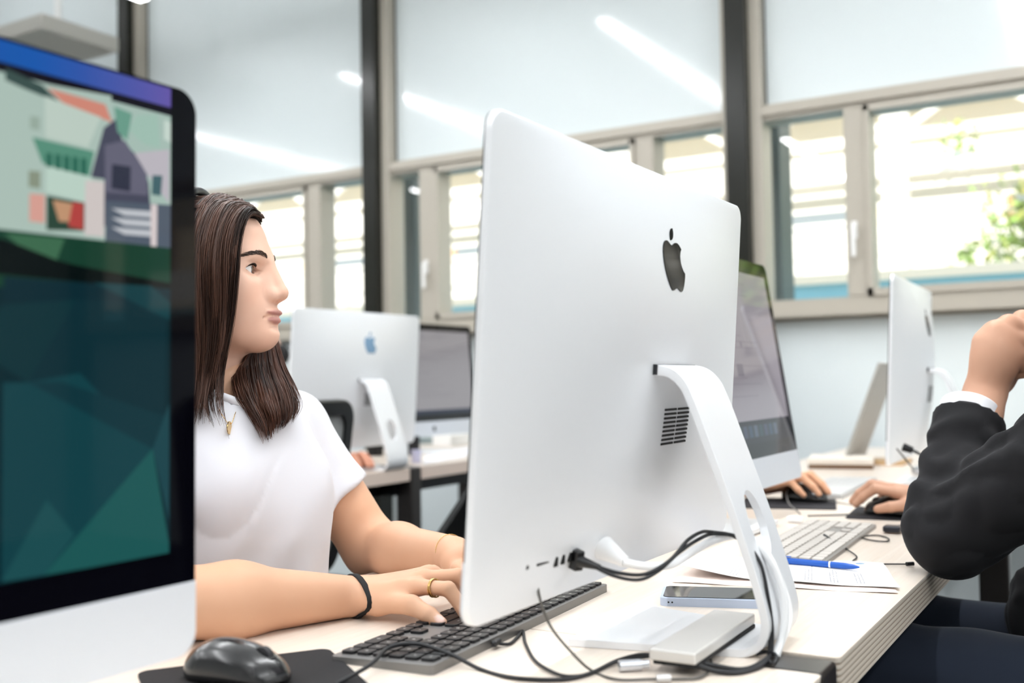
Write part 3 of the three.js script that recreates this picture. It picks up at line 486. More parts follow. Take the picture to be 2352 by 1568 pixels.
function sheet(label, corners, y, color, curl) {       // corners: front-left, front-right, back-right, back-left on the desk
  const n = 16, m = 8, pos = [], uv = [], idx = [], [A, B, C, D] = corners;
  for (let s = 0; s < 2; s++) for (let j = 0; j <= m; j++) for (let i = 0; i <= n; i++) { const p = A.clone().lerp(B, i / n).lerp(D.clone().lerp(C, i / n), j / m); p.y = y + (s ? 0 : 0.0005) + curl * Math.pow(Math.max(0, 1 - i / n * 2.2), 2) * 0.012 * (1 - j / m * 0.5) + 0.0008 * Math.sin(i * 0.9 + j); pos.push(p.x, p.y, p.z); uv.push(i / n, j / m); }
  const off = (n + 1) * (m + 1);
  for (let j = 0; j < m; j++) for (let i = 0; i < n; i++) { const a = j * (n + 1) + i, b = a + 1, c = a + n + 1, d = c + 1; idx.push(a, b, c, b, d, c, a + off, c + off, b + off, b + off, c + off, d + off); }
  for (let i = 0; i < n; i++) { const a = i, b = i + 1; idx.push(a, a + off, b, b, a + off, b + off); }
  for (let j = 0; j < m; j++) { const a = j * (n + 1), b = a + n + 1; idx.push(a, b, a + off, b, b + off, a + off); }
  const g = new THREE.BufferGeometry(); g.setAttribute('position', new THREE.Float32BufferAttribute(pos, 3)); g.setAttribute('uv', new THREE.Float32BufferAttribute(uv, 2)); g.setIndex(idx); g.computeVertexNormals();
  return single('paper_sheet', g, color, label, 'paper', 'papers on the desk');
}
const printed = new THREE.MeshStandardMaterial({ map: sheetTex, roughness: 0.9, side: THREE.DoubleSide }), pinkish = new THREE.MeshStandardMaterial({ color: '#f1e2da', roughness: 0.9, side: THREE.DoubleSide });
sheet('blank pinkish sheet under the printed papers', [onY(1545, 1338, TOP), onY(2062, 1364, TOP), onY(2025, 1300, TOP), onY(1600, 1290, TOP)], TOP + 0.0006, pinkish, 0);
sheet('printed white sheet lying under the blue pen', [onY(1560, 1326, TOP), onY(2068, 1357, TOP), onY(2028, 1298, TOP), onY(1612, 1284, TOP)], TOP + 0.0035, printed, 1.2);
{
  const a = onY(1750, 1281, TOP + 0.01), b = onY(1974, 1301, TOP + 0.01), d = b.clone().sub(a), L = d.length(), t = thing('pen', 'blue ballpoint pen lying on the printed sheet', 'pen', [(a.x + b.x) / 2, TOP + 0.0092, (a.z + b.z) / 2], Math.atan2(-d.z, d.x));
  const lat = pts => new THREE.LatheGeometry(pts.map(([r, y]) => new THREE.Vector2(r, y)), 16).rotateZ(-H);
  const blue = mat('#1557b5', 0.35);
  part('barrel', lat([[0.0001, -L / 2], [0.0042, -L / 2], [0.0046, -L / 2 + 0.005], [0.0046, L / 2 - 0.045], [0.0046, L / 2 - 0.0425]]), blue, t);
  part('ring', lat([[0.0048, L / 2 - 0.043], [0.0048, L / 2 - 0.0405]]), M.white, t);
  part('grip', lat([[0.0046, L / 2 - 0.041], [0.0046, L / 2 - 0.02], [0.0034, L / 2 - 0.008], [0.001, L / 2]]), blue, t);
  part('clip', rbox(0.04, 0.0015, 0.004, 0.0006, -L / 2 + 0.025, 0.0062, 0), blue, t);
}
{
  const t = thing('usb_hub', 'flat silver hub box with black underside lying on the computer stand foot', 'hub', [-0.389, TOP + 0.0086, -1.022], 0.02);
  part('top_case', rbox(0.047, 0.0115, 0.188, 0.0025, 0, 0.0093, 0), mat('#d8d6d2', 0.4, 0.4), t);
  part('base', rbox(0.044, 0.004, 0.184, 0.001, 0.002, 0.002, 0), M.blackMatte, t);
}
// ---------------------------------------------------------------- cables and plugs
const P = (x, y, d) => d === undefined ? onY(x, y, TOP + 0.0022) : d < 0.2 ? onY(x, y, TOP + d) : at(x, y, d);
const cable = (label, pts, r, m = M.cableBlack, group = 'black cables around the large computer') => single('cable', tube(pts.map(p => P(...p)), r, pts.length * 10, 8), m, label, 'cable', group);
cable('black cable crossing the keypad of the dark keyboard and running to the hub', [[770, 1572], [845, 1530, 0.012], [900, 1484, 0.016], [955, 1478, 0.016], [1035, 1502, 0.012], [1100, 1535], [1180, 1556], [1290, 1560], [1350, 1548], [1420, 1516, 0.004], [1470, 1503, 0.012], [1495, 1503, 0.014]], 0.0021);
cable('short black cable plugged into the back edge of the dark keyboard', [[1128, 1474, 0.006], [1165, 1479], [1188, 1463], [1200, 1448], [1207, 1478], [1240, 1526], [1300, 1552], [1345, 1549], [1420, 1519, 0.004], [1492, 1507, 0.012]], 0.0017);
single('cable_plug', rbox(0.006, 0.006, 0.018, 0.002).applyMatrix4(new THREE.Matrix4().makeRotationY(0.2)).translate(...P(1140, 1475, 0.006).toArray()), M.cableBlack, 'small black plug at the back edge of the dark keyboard', 'plug');
cable('thin grey cable hanging from the lower left port of the large computer', [[1222, 1304, 1.0], [1231, 1330, 0.99], [1243, 1385, 0.985], [1266, 1440, 0.985], [1315, 1500, 0.98], [1360, 1540], [1420, 1560], [1500, 1559], [1560, 1559], [1605, 1556], [1634, 1530], [1630, 1512], [1606, 1514, 0.012]], 0.0013, M.cableGrey);
single('cable_bead', cyl(0.0036, 0.0036, P(1508, 1558, 0.004), P(1540, 1557, 0.004), 14), mat('#c9c9c9', 0.3, 0.5), 'small grey bead on the thin cable below the hub', 'bead');
single('cable_plug', [cyl(0.0035, 0.003, P(1220, 1302, 1.005), P(1233, 1322, 0.993), 12)], M.cableBlack, 'black audio plug in the lower left port of the large computer', 'plug');
{ // display plug
  const a = at(1290, 1268, 1.045), b = at(1330, 1288, 1.022), c = at(1378, 1303, 1.01), t = thing('display_plug', 'black display plug in the back of the large computer', 'plug', [0, 0, 0]);
  const q = new THREE.Quaternion().setFromUnitVectors(V(1, 0, 0), b.clone().sub(a).normalize());
  part('plug_body', rbox(a.distanceTo(b) + 0.004, 0.02, 0.011, 0.002).applyQuaternion(q).translate(...a.clone().add(b).multiplyScalar(0.5).toArray()), M.black, t);
  part('strain_relief', cyl(0.0062, 0.0028, b, c, 12), M.black, t);
}
cable('upper black cable of the pair looping from the large computer through its stand', [[1360, 1297, 1.012], [1420, 1315, 1.01], [1480, 1318, 1.02], [1540, 1285, 1.04], [1580, 1240, 1.06], [1610, 1222, 1.075], [1640, 1222, 1.1], [1680, 1228, 1.1], [1712, 1246, 1.069], [1745, 1290, 1.054], [1764, 1370, 1.044], [1774, 1450, 1.041], [1772, 1506, 1.034]], 0.0019);
cable('lower black cable of the pair looping from the large computer through its stand', [[1360, 1299, 1.012], [1410, 1322, 1.005], [1465, 1331, 1.01], [1510, 1312, 1.03], [1560, 1268, 1.05], [1605, 1238, 1.07], [1640, 1226, 1.1], [1675, 1228, 1.1], [1706, 1250, 1.069], [1735, 1330, 1.054], [1757, 1410, 1.044], [1768, 1460, 1.039], [1766, 1508, 1.034]], 0.0019);
{
  const t = thing('power_cord', 'thick white power cord looping from the large computer through its stand hole', 'power cord', [0, 0, 0]);
  part('cord', tube([[1430, 1290, 1.045], [1480, 1300, 1.045], [1540, 1296, 1.06], [1600, 1260, 1.08], [1645, 1238, 1.105], [1690, 1228, 1.105], [1730, 1240, 1.079], [1772, 1290, 1.069], [1797, 1360, 1.064], [1802, 1430, 1.059], [1790, 1480, 1.054], [1778, 1508, 1.044]].map(p => P(...p)), 0.0043, 110, 12), M.cableWhite, t);
  part('plug', [cyl(0.011, 0.012, at(1372, 1257, 1.085), at(1392, 1262, 1.07), 18), cyl(0.0125, 0.0055, at(1388, 1258, 1.072), at(1438, 1291, 1.045), 18)], M.cableWhite, t);
}
cable('white cable looped behind the stand of the large computer', [[1694, 1226, 1.105], [1745, 1262, 1.094], [1790, 1330, 1.099], [1812, 1400, 1.094], [1808, 1440, 1.084], [1795, 1470, 1.074], [1782, 1508, 1.049]], 0.0043, M.cableWhite, 'white cables');
single('usb_plug', [cyl(0.0055, 0.0055, P(1422, 1529, 0.006), P(1472, 1526, 0.006), 14), cyl(0.0042, 0.0042, P(1472, 1526, 0.006), P(1492, 1524, 0.007), 10)], mat('#cfd2d8', 0.25, 0.7), 'silver plug pushed into the left end of the hub', 'plug');
cable('black cable leaving the right end of the hub towards the desk joint', [[1602, 1528, 0.010], [1640, 1540, 0.004], [1690, 1545], [1735, 1535], [1762, 1518, 0.004], [1772, 1503, 0.006]], 0.0026);
cable('second black cable leaving the right end of the hub towards the desk joint', [[1602, 1520, 0.010], [1640, 1528, 0.006], [1700, 1537, 0.004], [1745, 1524, 0.004], [1768, 1508, 0.006]], 0.0024);
cable('black cable coil at the desk joint behind the large computer', [[1736, 1502, 0.004], [1755, 1497, 0.006], [1776, 1500, 0.008], [1784, 1514, 0.008], [1776, 1524, 0.005], [1765, 1516, 0.004]], 0.002);
// right half of the desk
cable('looped black earphone cable lying beside the pale-keyed keyboard', [[1892, 1228, 0.012], [1930, 1255, 0.004], [1948, 1262, 0.003], [1905, 1236, 0.010], [1892, 1226, 0.012], [1940, 1258, 0.004], [1968, 1278], [1960, 1290], [1985, 1295], [2040, 1295], [2090, 1295]], 0.0011, M.cableBlack, 'cables on the right half of the desk');
single('cable_plug', cyl(0.003, 0.003, P(2082, 1295, 0.004), P(2098, 1294, 0.004), 10), M.cableBlack, 'small black plug at the end of the looped earphone cable', 'plug');
cable('black cable curl between the pale-keyed keyboard and the jacket sleeve', [[1965, 1200, 0.008], [1947, 1218, 0.004], [1965, 1228], [2000, 1240], [2035, 1243], [2040, 1236], [2015, 1229], [1985, 1231], [1960, 1245], [1948, 1256]], 0.0013, M.cableBlack, 'cables on the right half of the desk');
cable('grey cable running behind the pale-keyed keyboard', [[1855, 1184], [1930, 1182], [2000, 1180]], 0.0015, M.cableGrey, 'cables on the right half of the desk');
cable('pale grey cable beside the far mouse pad', [[1905, 1150], [1960, 1160], [2020, 1170]], 0.0012, mat('#9b968f', 0.5), 'cables on the right half of the desk');
cable('thin grey cable hanging over the far mouse pad', [[1812, 1118, 0.03], [1806, 1135, 0.02], [1812, 1155, 0.006], [1830, 1172], [1838, 1180]], 0.0013, mat('#8d8a86', 0.5), 'cables on the right half of the desk');
single('cable_plug', rbox(0.03, 0.012, 0.014, 0.004).translate(...P(1826, 1192, 0.007).toArray()), M.cableWhite, 'white plug lying behind the pale-keyed keyboard', 'plug');
single('card_reader', [rbox(0.03, 0.012, 0.026, 0.004).translate(...P(2050, 1214, 0.008).toArray()), rbox(0.012, 0.01, 0.03, 0.003).translate(...P(2066, 1213, 0.008).toArray())], mat('#20222c', 0.3), 'small dark gadget lying next to the jacket sleeve', 'gadget');
sheet('small white note behind the computer stand', [onY(1690, 1212, TOP), onY(1752, 1218, TOP), onY(1775, 1196, TOP), onY(1712, 1190, TOP)], TOP + 0.0006, new THREE.MeshStandardMaterial({ color: '#f1eee9', roughness: 0.9, side: THREE.DoubleSide }), 0);
{ // flat cardboard box, leaning panel, headset in front of the far wall
  const t = thing('flat_box', 'flat white box with a brown underside near the window wall', 'box', [-0.80, TOP, -3.3], 0.2);
  part('lid', rbox(0.19, 0.018, 0.2, 0.003, 0, 0.021, 0), mat('#ece3d6', 0.7), t); part('tray', rbox(0.186, 0.012, 0.196, 0.002, 0, 0.006, 0), mat('#6b4a2c', 0.8), t);
  const h = thing('document_holder', 'grey leaning panel on a wooden foot beside the far right computer', 'holder', [-0.70, TOP, -3.46]);
  part('panel', rbox(0.012, 0.33, 0.26, 0.003, 0, 0.165, 0).rotateZ(-0.36).translate(-0.1, 0.008, 0), mat('#a7a49d', 0.5), h); part('foot', rbox(0.13, 0.012, 0.16, 0.002, 0, 0.006, 0), mat('#c9a77c', 0.6), h);
  const s = thing('headset', 'headset with a black microphone boom lying by the far right computer', 'headset', [0, 0, 0]);
  part('microphone', cyl(0.009, 0.007, at(2074, 1026, 2.25), at(2096, 1034, 2.24), 12), M.blackMatte, s); part('boom', tube([at(2094, 1033, 2.24), at(2112, 1042, 2.22), at(2140, 1056, 2.18)], 0.003), M.blackMatte, s); part('wire', tube([at(2060, 1030, 2.25), at(2078, 1052, 2.23), onY(2100, 1082, TOP + 0.004)], 0.0018), M.cableGrey, s);
  part('ear_cup', rbox(0.05, 0.022, 0.05, 0.008).translate(...onY(2118, 1080, TOP + 0.02).toArray()), M.chrome, s);
}
// ---------------------------------------------------------------- things on the background desk
{
  const dz = (x, y) => onY(x, y, TOP);
  const place = (o, px, py) => { const p = dz(px, py); o.position.set(p.x, TOP, p.z); return o; };
  place(single('black_cup', new THREE.LatheGeometry([[0.001, 0], [0.03, 0], [0.034, 0.055], [0.031, 0.055], [0.028, 0.005], [0.001, 0.004]].map(p => new THREE.Vector2(...p)), 24), M.blackMatte, 'squat black cup left of the stand on the background desk', 'cup'), 862, 1046);
  place(single('black_speaker', rbox(0.04, 0.075, 0.03, 0.006, 0, 0.0375, 0), M.blackMatte, 'small black block right of the stand on the background desk', 'speaker'), 951, 1046);
  place(single('lilac_glass', new THREE.LatheGeometry([[0.001, 0], [0.016, 0], [0.018, 0.045], [0.0165, 0.045], [0.015, 0.003], [0.001, 0.003]].map(p => new THREE.Vector2(...p)), 20), mat('#c3c3dc', 0.25), 'small lilac cup right of the stand on the background desk', 'cup'), 956, 1062);
  place(single('white_box', rbox(0.1, 0.05, 0.16, 0.004, 0, 0.025, 0), M.white, 'white box under the background computer screen', 'box'), 1038, 1022);
  place(single('grey_box', rbox(0.08, 0.03, 0.1, 0.004, 0, 0.015, 0), mat('#8d9a9a', 0.5), 'grey box under the background computer screen', 'box'), 992, 1018);
  sheet('white paper sheet at the front of the background desk', [dz(972, 1066), dz(1072, 1048), dz(1085, 1036), dz(978, 1046)], TOP + 0.001, new THREE.MeshStandardMaterial({ color: '#f0eff4', roughness: 0.9, side: THREE.DoubleSide }), 0);
  sheet('second white paper sheet behind it on the background desk', [dz(990, 1046), dz(1075, 1036), dz(1085, 1028), dz(1000, 1036)], TOP + 0.0022, new THREE.MeshStandardMaterial({ color: '#efeff2', roughness: 0.9, side: THREE.DoubleSide }), 0);
  keyboard('silver keyboard on the background desk, half hidden by the woman\u2019s shoulder', [-2.4, TOP, -2.66], -H, kbSilver, keyGrey, false);
  cable('black cable bundle at the foot of the background computer stand', [[842, 1066, 0.004], [870, 1071, 0.004], [900, 1066, 0.02], [918, 1040, 0.05], [912, 995, 0.1], [896, 965, 0.12]], 0.005, M.cableBlack, 'cables on the background desk');
}
function officeChair(label, pos, turn, opt = {}) {      // faces local +z
  const t = thing('office_chair', label, 'chair', pos, turn);
  part('seat', rbox(0.48, 0.075, 0.46, 0.03, 0, 0.45, 0, 4), M.blackMatte, t);
  const bw = 0.44, bh = 0.46;
  const fr = rrShape(bw, bh, 0.06); fr.holes.push(rrShape(bw - 0.07, bh - 0.07, 0.04));
  part('back_frame', extr(fr, 0.02, 0.005, 8).rotateX(-0.14).translate(0, 0.75, -0.26), M.black, t);
  part('back_mesh', extr(rrShape(bw - 0.06, bh - 0.06, 0.04), 0.006, 0, 8).rotateX(-0.14).translate(0, 0.75, -0.255), mat(opt.mesh ?? '#26272a', 0.9), t);
  part('back_bar', rbox(0.07, 0.36, 0.025, 0.008, 0, 0.54, -0.255), M.black, t);
  part('column', cyl(0.028, 0.028, V(0, 0.1, 0), V(0, 0.42, 0), 16), M.chrome, t);
  for (let i = 0; i < 5; i++) { const a = i * Math.PI * 0.4 + 0.3, e = V(Math.cos(a) * 0.29, 0.075, Math.sin(a) * 0.29); const l = part('foot_arm', cyl(0.024, 0.016, V(0, 0.105, 0), e, 10), M.chrome, t); part('castor', new THREE.CylinderGeometry(0.027, 0.027, 0.035, 16).rotateZ(H).rotateY(-a + H).translate(e.x, 0.028, e.z), M.black, l); }
  if (opt.arms) for (const s of [-1, 1]) part('arm_rest', [rbox(0.06, 0.025, 0.24, 0.01, s * 0.27, 0.64, 0.02), rbox(0.03, 0.2, 0.05, 0.008, s * 0.27, 0.54, 0.0), rbox(0.1, 0.025, 0.05, 0.008, s * 0.225, 0.445, 0)], M.black, t);
  return t;
}
officeChair('empty black office chair with a grey mesh back, in front of the background desk', [...(p => [p.x - 0.26, 0, p.z + 0.2])(at(785, 960, 2.75))], -H + 0.15, { mesh: '#8e9090' });
officeChair('black office chair the woman in white sits on', [-1.14, 0, -1.06], H);
officeChair('black office chair of the dark-jacketed man', [0.14, 0, -1.72], -H);
officeChair('black office chair behind the large computer', [-1.2, 0, -2.62], H);
officeChair('black office chair behind the background computer', [-2.95, 0, -2.6], H);

{ // dark board leaning between the desks
  const a = at(1075, 1115, 2.75), b = at(985, 1250, 2.75), t = thing('leaning_board', 'dark grey board leaning between the desks, just left of the large computer', 'board');
  const d = b.clone().sub(a).normalize(), e = b.clone().addScaledVector(d, (b.y - 0.02) / -d.y), sh = [a, e, e.clone().add(V(0, 0, -0.5)), a.clone().add(V(0, 0, -0.3))], pos = [], idx = [0, 1, 2, 0, 2, 3, 4, 6, 5, 4, 7, 6, 0, 4, 1, 4, 5, 1, 1, 5, 2, 5, 6, 2, 2, 6, 3, 6, 7, 3, 3, 7, 0, 7, 4, 0];
  for (const o of [0, 0.02]) for (const p of sh) pos.push(p.x + o, p.y, p.z); const g = new THREE.BufferGeometry(); g.setAttribute('position', new THREE.Float32BufferAttribute(pos, 3)); g.setIndex(idx); const q = g.toNonIndexed(); q.computeVertexNormals(); part('panel', q, mat('#2b2c2c', 0.7, 0, { side: THREE.DoubleSide }), t);
}
// ---------------------------------------------------------------- people
const lin = hex => { const c = new THREE.Color(hex); return [c.r, c.g, c.b]; };
const mix = (a, b, t) => [a[0] + (b[0] - a[0]) * t, a[1] + (b[1] - a[1]) * t, a[2] + (b[2] - a[2]) * t];
const sat = t => t < 0 ? 0 : t > 1 ? 1 : t;
const skinMat = new THREE.MeshPhysicalMaterial({ vertexColors: true, roughness: 0.48, specularIntensity: 0.6, sheen: 0.25, sheenRoughness: 0.5, sheenColor: new THREE.Color('#ffd9c4') });
const cloth = (hex, rough = 0.9) => mat(hex, rough, 0, { sheen: 0.3, sheenRoughness: 0.7, sheenColor: new THREE.Color('#ffffff') });
function mergeSkin(list) { return mergeGeometries(list.map(g => { const q = g.index ? g.toNonIndexed() : g; for (const k of Object.keys(q.attributes)) if (!['position', 'normal', 'color'].includes(k)) q.deleteAttribute(k); return q; })); }
function bounds(prims, pad) { const lo = [1e9, 1e9, 1e9], hi = [-1e9, -1e9, -1e9]; for (const p of prims) for (let i = 0; i < 3; i++) { const r = p.t ? Math.max(...p.r) : Math.max(p.ra, p.rb), a = p.a[i], b = p.t ? a : a + p.d[i]; lo[i] = Math.min(lo[i], Math.min(a, b) - r - pad); hi[i] = Math.max(hi[i], Math.max(a, b) + r + pad); } return [lo, hi]; }
const L3 = (a, b, t) => a.clone().lerp(b, t);
// a hand as capsule chains; j: wrist, mcp[4], fingers[4] = [pip, dip, tip], thumb = [cmc, mcp, ip, tip]
function handPrims(j, s = 1) {
  const out = [], ax = j.mcp[3].clone().sub(j.mcp[0]).multiplyScalar(0.28);
  j.mcp.forEach((m, i) => { const w = j.wrist.clone().addScaledVector(ax, i / 3 - 0.5); out.push(cap(w, m, 0.0165 * s, (i === 3 ? 0.0098 : 0.0112) * s, 0.012 * s)); });
  out.push(cap(L3(j.wrist, j.thumb[0], 0.5), j.thumb[1], 0.015 * s, 0.0112 * s, 0.014 * s), cap(j.thumb[0], L3(j.mcp[0], j.wrist, 0.25), 0.011 * s, 0.009 * s, 0.014 * s));
  const fr = [[0.0096, 0.0088, 0.008, 0.0066], [0.0098, 0.009, 0.0082, 0.0068], [0.0094, 0.0086, 0.0078, 0.0064], [0.0084, 0.0076, 0.0069, 0.0057]];
  j.f.forEach((c, i) => { const q = [j.mcp[i], ...c], r = fr[i]; for (let k = 0; k < 3; k++) out.push(cap(q[k], q[k + 1], r[k] * s, r[k + 1] * s, k ? 0.003 : 0.006)); });
  out.push(cap(j.thumb[1], j.thumb[2], 0.0108 * s, 0.0098 * s, 0.006), cap(j.thumb[2], j.thumb[3], 0.0098 * s, 0.0078 * s, 0.003));
  return out;
}
// relaxed typing hand in a frame of its own: fingers towards -z, palm down; right hand unless mirrored
function handPose(left, m4, curl = 0) {
  const k = left ? -1 : 1, T = (x, y, z) => V(x * k, y, z).applyMatrix4(m4), c = curl;
  return { wrist: T(0, 0.03, 0), mcp: [T(-0.025, 0.043, -0.082), T(-0.005, 0.047, -0.088), T(0.015, 0.044, -0.083), T(0.032, 0.037, -0.073)],
    f: [[T(-0.029, 0.046 + c, -0.122), T(-0.031, 0.033, -0.144), T(-0.031, 0.019, -0.158)], [T(-0.006, 0.052 + c, -0.132), T(-0.007, 0.037, -0.156), T(-0.007, 0.021, -0.170)], [T(0.018, 0.048 + c, -0.124), T(0.019, 0.034, -0.147), T(0.019, 0.019, -0.160)], [T(0.038, 0.04 + c, -0.105), T(0.041, 0.028, -0.123), T(0.041, 0.017, -0.135)]],
    thumb: [T(-0.022, 0.022, -0.024), T(-0.043, 0.023, -0.062), T(-0.052, 0.019, -0.09), T(-0.054, 0.014, -0.113)] };
}
const frame4 = (pos, yawA, s = 1) => new THREE.Matrix4().compose(pos, new THREE.Quaternion().setFromEuler(new THREE.Euler(0, yawA, 0)), V(s, s, s));   // yaw 0: fingers to -z
function skinMesh(prims, h, color, nails = []) {
  const [lo, hi] = bounds(prims, 0.008), f = union(prims);
  return sdfMesh(f, lo, hi, h, (x, y, z) => { let c = color; const n = vnoise(x * 90, y * 90, z * 90) * 0.5 + vnoise(x * 30, y * 30, z * 30); c = mix(c, [c[0] * 0.98, c[1] * 0.94, c[2] * 0.92], sat(0.4 + n * 0.5)); for (const [p, r] of nails) { const d = Math.hypot(x - p.x, y - p.y, z - p.z); if (d < r) c = mix([0.86, 0.6, 0.52], c, sat((d / r - 0.8) * 5)); } return c; });
}
// ---- strands of hair: each a thin three-sided tapering tube
function strandGeo(list, colorOf) {
  const pos = [], nor = [], col = [], idx = [];
  for (const { pts, r, c } of list) {
    const n = pts.length, base = pos.length / 3;
    for (let i = 0; i < n; i++) {
      const t = pts[Math.min(n - 1, i + 1)].clone().sub(pts[Math.max(0, i - 1)]).normalize(), a = V(0.31, 0.2, 0.93).cross(t).normalize(), b = t.clone().cross(a), rad = r * (1 - 0.75 * Math.pow(i / (n - 1), 3));
      for (let s = 0; s < 3; s++) { const an = s * 2.0944, nx = a.clone().multiplyScalar(Math.cos(an)).addScaledVector(b, Math.sin(an)); pos.push(pts[i].x + nx.x * rad, pts[i].y + nx.y * rad, pts[i].z + nx.z * rad); nor.push(nx.x, nx.y, nx.z); col.push(...c); }
    }
    for (let i = 0; i < n - 1; i++) for (let s = 0; s < 3; s++) { const a = base + i * 3 + s, b = base + i * 3 + (s + 1) % 3; idx.push(a, b, a + 3, b, b + 3, a + 3); }
  }
  const g = new THREE.BufferGeometry(); g.setAttribute('position', new THREE.Float32BufferAttribute(pos, 3)); g.setAttribute('normal', new THREE.Float32BufferAttribute(nor, 3)); g.setAttribute('color', new THREE.Float32BufferAttribute(col, 3)); g.setIndex(idx); return g;
}
// strands spread over a sheet of guide curves
function sheetStrands(guides, n, o) {
  const cs = guides.map(g => new THREE.CatmullRomCurve3(g, false, 'centripetal')), out = [], S = o.seg ?? 16;
  const K = o.clumps ?? 40, cl = Array.from({ length: K }, () => ({ x: rr(-1, 1), y: rr(-1, 1), z: rr(-1, 1), ph: rnd() * 6.28, a: rr(0.4, 1.6), f: rr(0.7, 1.4), b: Math.pow(rnd(), 1.4), e: rr(0.86, 1), u: rr(-0.4, 0.4) }));
  for (let i = 0; i < n; i++) {
    const ci = Math.floor(rnd() * K), c = cl[ci], u = sat((ci + 0.5 + c.u + rr(-0.55, 0.55)) / K) * (cs.length - 1), k = Math.min(cs.length - 2, Math.floor(u)), t = u - k;
    const jx = rr(-1, 1), jy = rr(-1, 1), jz = rr(-1, 1), ph = c.ph + rr(-0.7, 0.7), end = rr(o.end ?? 0.82, 1) * c.e, start = rr(0, o.start ?? 0.04), pts = [], fly = rnd() < (o.fly ?? 0.03) ? 2.0 : 1;
    for (let s = 0; s <= S; s++) {
      const w = start + (end - start) * s / S, p = cs[k].getPoint(w).lerp(cs[k + 1].getPoint(w), t), th = (o.th ?? 0.006) * (0.35 + 0.65 * Math.sin(Math.PI * Math.min(1, w * 1.15))) * fly, wv = (o.wave ?? 0.0025) * c.a * Math.sin(ph + w * (o.freq ?? 9) * c.f) * Math.min(1, w * 1.6);
      p.x += (c.x * 0.7 + jx * 0.5) * th + wv; p.y += (c.y * 0.5 + jy * 0.3) * th * 0.6; p.z += (c.z * 0.7 + jz * 0.5) * th + wv * 0.8;
      if (o.push) for (const [f, m] of o.push) pushOut(p, f, m + (o.lift ?? 0.003) * (0.2 + 0.5 * Math.abs(c.z) + 0.4 * Math.abs(jz)));
      pts.push(p);
    }
    const b = sat(c.b * 0.65 + rr(0, 0.4) * rnd()); out.push({ pts, r: (o.r ?? 0.0007) * rr(0.6, 1.3), c: mix(o.dark ?? lin('#1d1310'), o.light ?? lin('#6b4a39'), b) });
  }
  return out;
}
const hairMat = new THREE.MeshPhysicalMaterial({ vertexColors: true, roughness: 0.42, specularIntensity: 0.5 });
const hairBase = mat('#1b120e', 0.9, 0, { specularIntensity: 0.15 });
// ---- head: face towards +z, her left towards +x, eye level at y = 0
const both = (f) => [f(-1), f(1)];
const EYE = { x: 0.0332, y: -0.0035, z: 0.0535, r: 0.0140, w: 1.36, a: 0.27 };
const lidPrim = (s, gap) => { const c = Math.cos(s * EYE.a), n = Math.sin(s * EYE.a); return ell(V(s * EYE.x, EYE.y, EYE.z), [EYE.r * EYE.w + gap, EYE.r + gap, EYE.r + gap], 0.004, [c, 0, -n, 0, 1, 0, n, 0, c]); };
const facePrims = [
  ell(V(0, 0.02, -0.012), [0.07, 0.075, 0.086], 0.02), ell(V(0, 0.04, 0.012), [0.057, 0.05, 0.053], 0.02), ell(V(0, 0.014, 0.0585), [0.04, 0.013, 0.0195], 0.02),
  ell(V(0, -0.03, 0.018), [0.06, 0.07, 0.056], 0.03), ...both(s => ell(V(s * 0.037, -0.028, 0.047), [0.023, 0.023, 0.021], 0.025)), ...both(s => ell(V(s * 0.03, -0.06, 0.04), [0.024, 0.03, 0.031], 0.025)),
  ell(V(0, -0.057, 0.053), [0.03, 0.024, 0.0345], 0.02), ...both(s => cap(V(s * 0.049, -0.06, 0.0), V(s * 0.014, -0.0945, 0.06), 0.014, 0.0135, 0.025)), ell(V(0, -0.0915, 0.0665), [0.021, 0.0165, 0.0215], 0.016), ell(V(0, -0.082, 0.03), [0.035, 0.02, 0.045], 0.03),
  ...both(s => ({ ...ell(V(s * 0.038, -0.004, 0.086), [0.0235, 0.0115, 0.0235], 0.012), sub: true })),
  cap(V(0, 0.006, 0.0785), V(0, -0.031, 0.0955), 0.0078, 0.0088, 0.009), ...both(s => cap(V(s * 0.0075, -0.006, 0.072), V(s * 0.0115, -0.031, 0.0815), 0.0075, 0.0085, 0.012)), ball(V(0, -0.0345, 0.0955), 0.0092, 0.006), ball(V(0, -0.0395, 0.088), 0.0075, 0.006), ...both(s => ell(V(s * 0.0125, -0.0375, 0.0865), [0.0065, 0.007, 0.0088], 0.008)),
  ...both(s => ({ ...ell(V(s * 0.0065, -0.0455, 0.0935), [0.0032, 0.0028, 0.005], 0.002), sub: true })),
  ...both(s => lidPrim(s, 0.0012)),
  ell(V(0, -0.0598, 0.0850), [0.0235, 0.0048, 0.0092], 0.004), ell(V(0, -0.0712, 0.0838), [0.0205, 0.0056, 0.0090], 0.004),
  ...both(s => ({ ...cap(V(0, -0.0652, 0.0965), V(s * 0.0165, -0.0657, 0.0895), 0.0012, 0.0013, 0.002), sub: true })), ...both(s => ({ ...cap(V(s * 0.0165, -0.0657, 0.0895), V(s * 0.0275, -0.0685, 0.0765), 0.0013, 0.001, 0.0025), sub: true })),
  { ...ell(V(0, -0.0795, 0.0985), [0.02, 0.004, 0.0125], 0.008), sub: true },
];
const faceUnion = union(facePrims);
const neckPrims = [cap(V(0, -0.055, -0.02), V(0.014, -0.175, -0.012), 0.05, 0.052, 0.025)];
const neckUnion = union(neckPrims);
function headField(x, y, z) {
  let d = smin(faceUnion(x, y, z), neckUnion(x, y, z), 0.022);
  if (z > EYE.z - 0.006 && Math.abs(y - EYE.y) < 0.015) { const u = Math.abs(x) - EYE.x, o = Math.max((Math.abs(y - EYE.y - 0.0004 - u * 0.06) - 0.0056 * (1 - (u / 0.0150) ** 2)) * 0.8, EYE.z - 0.004 - z); d = smax(d, -o, 0.0008); }
  return d;
}
const skinF = lin('#e6bda6'), lipC = lin('#b9807a'), skinM = lin('#d8a07f');
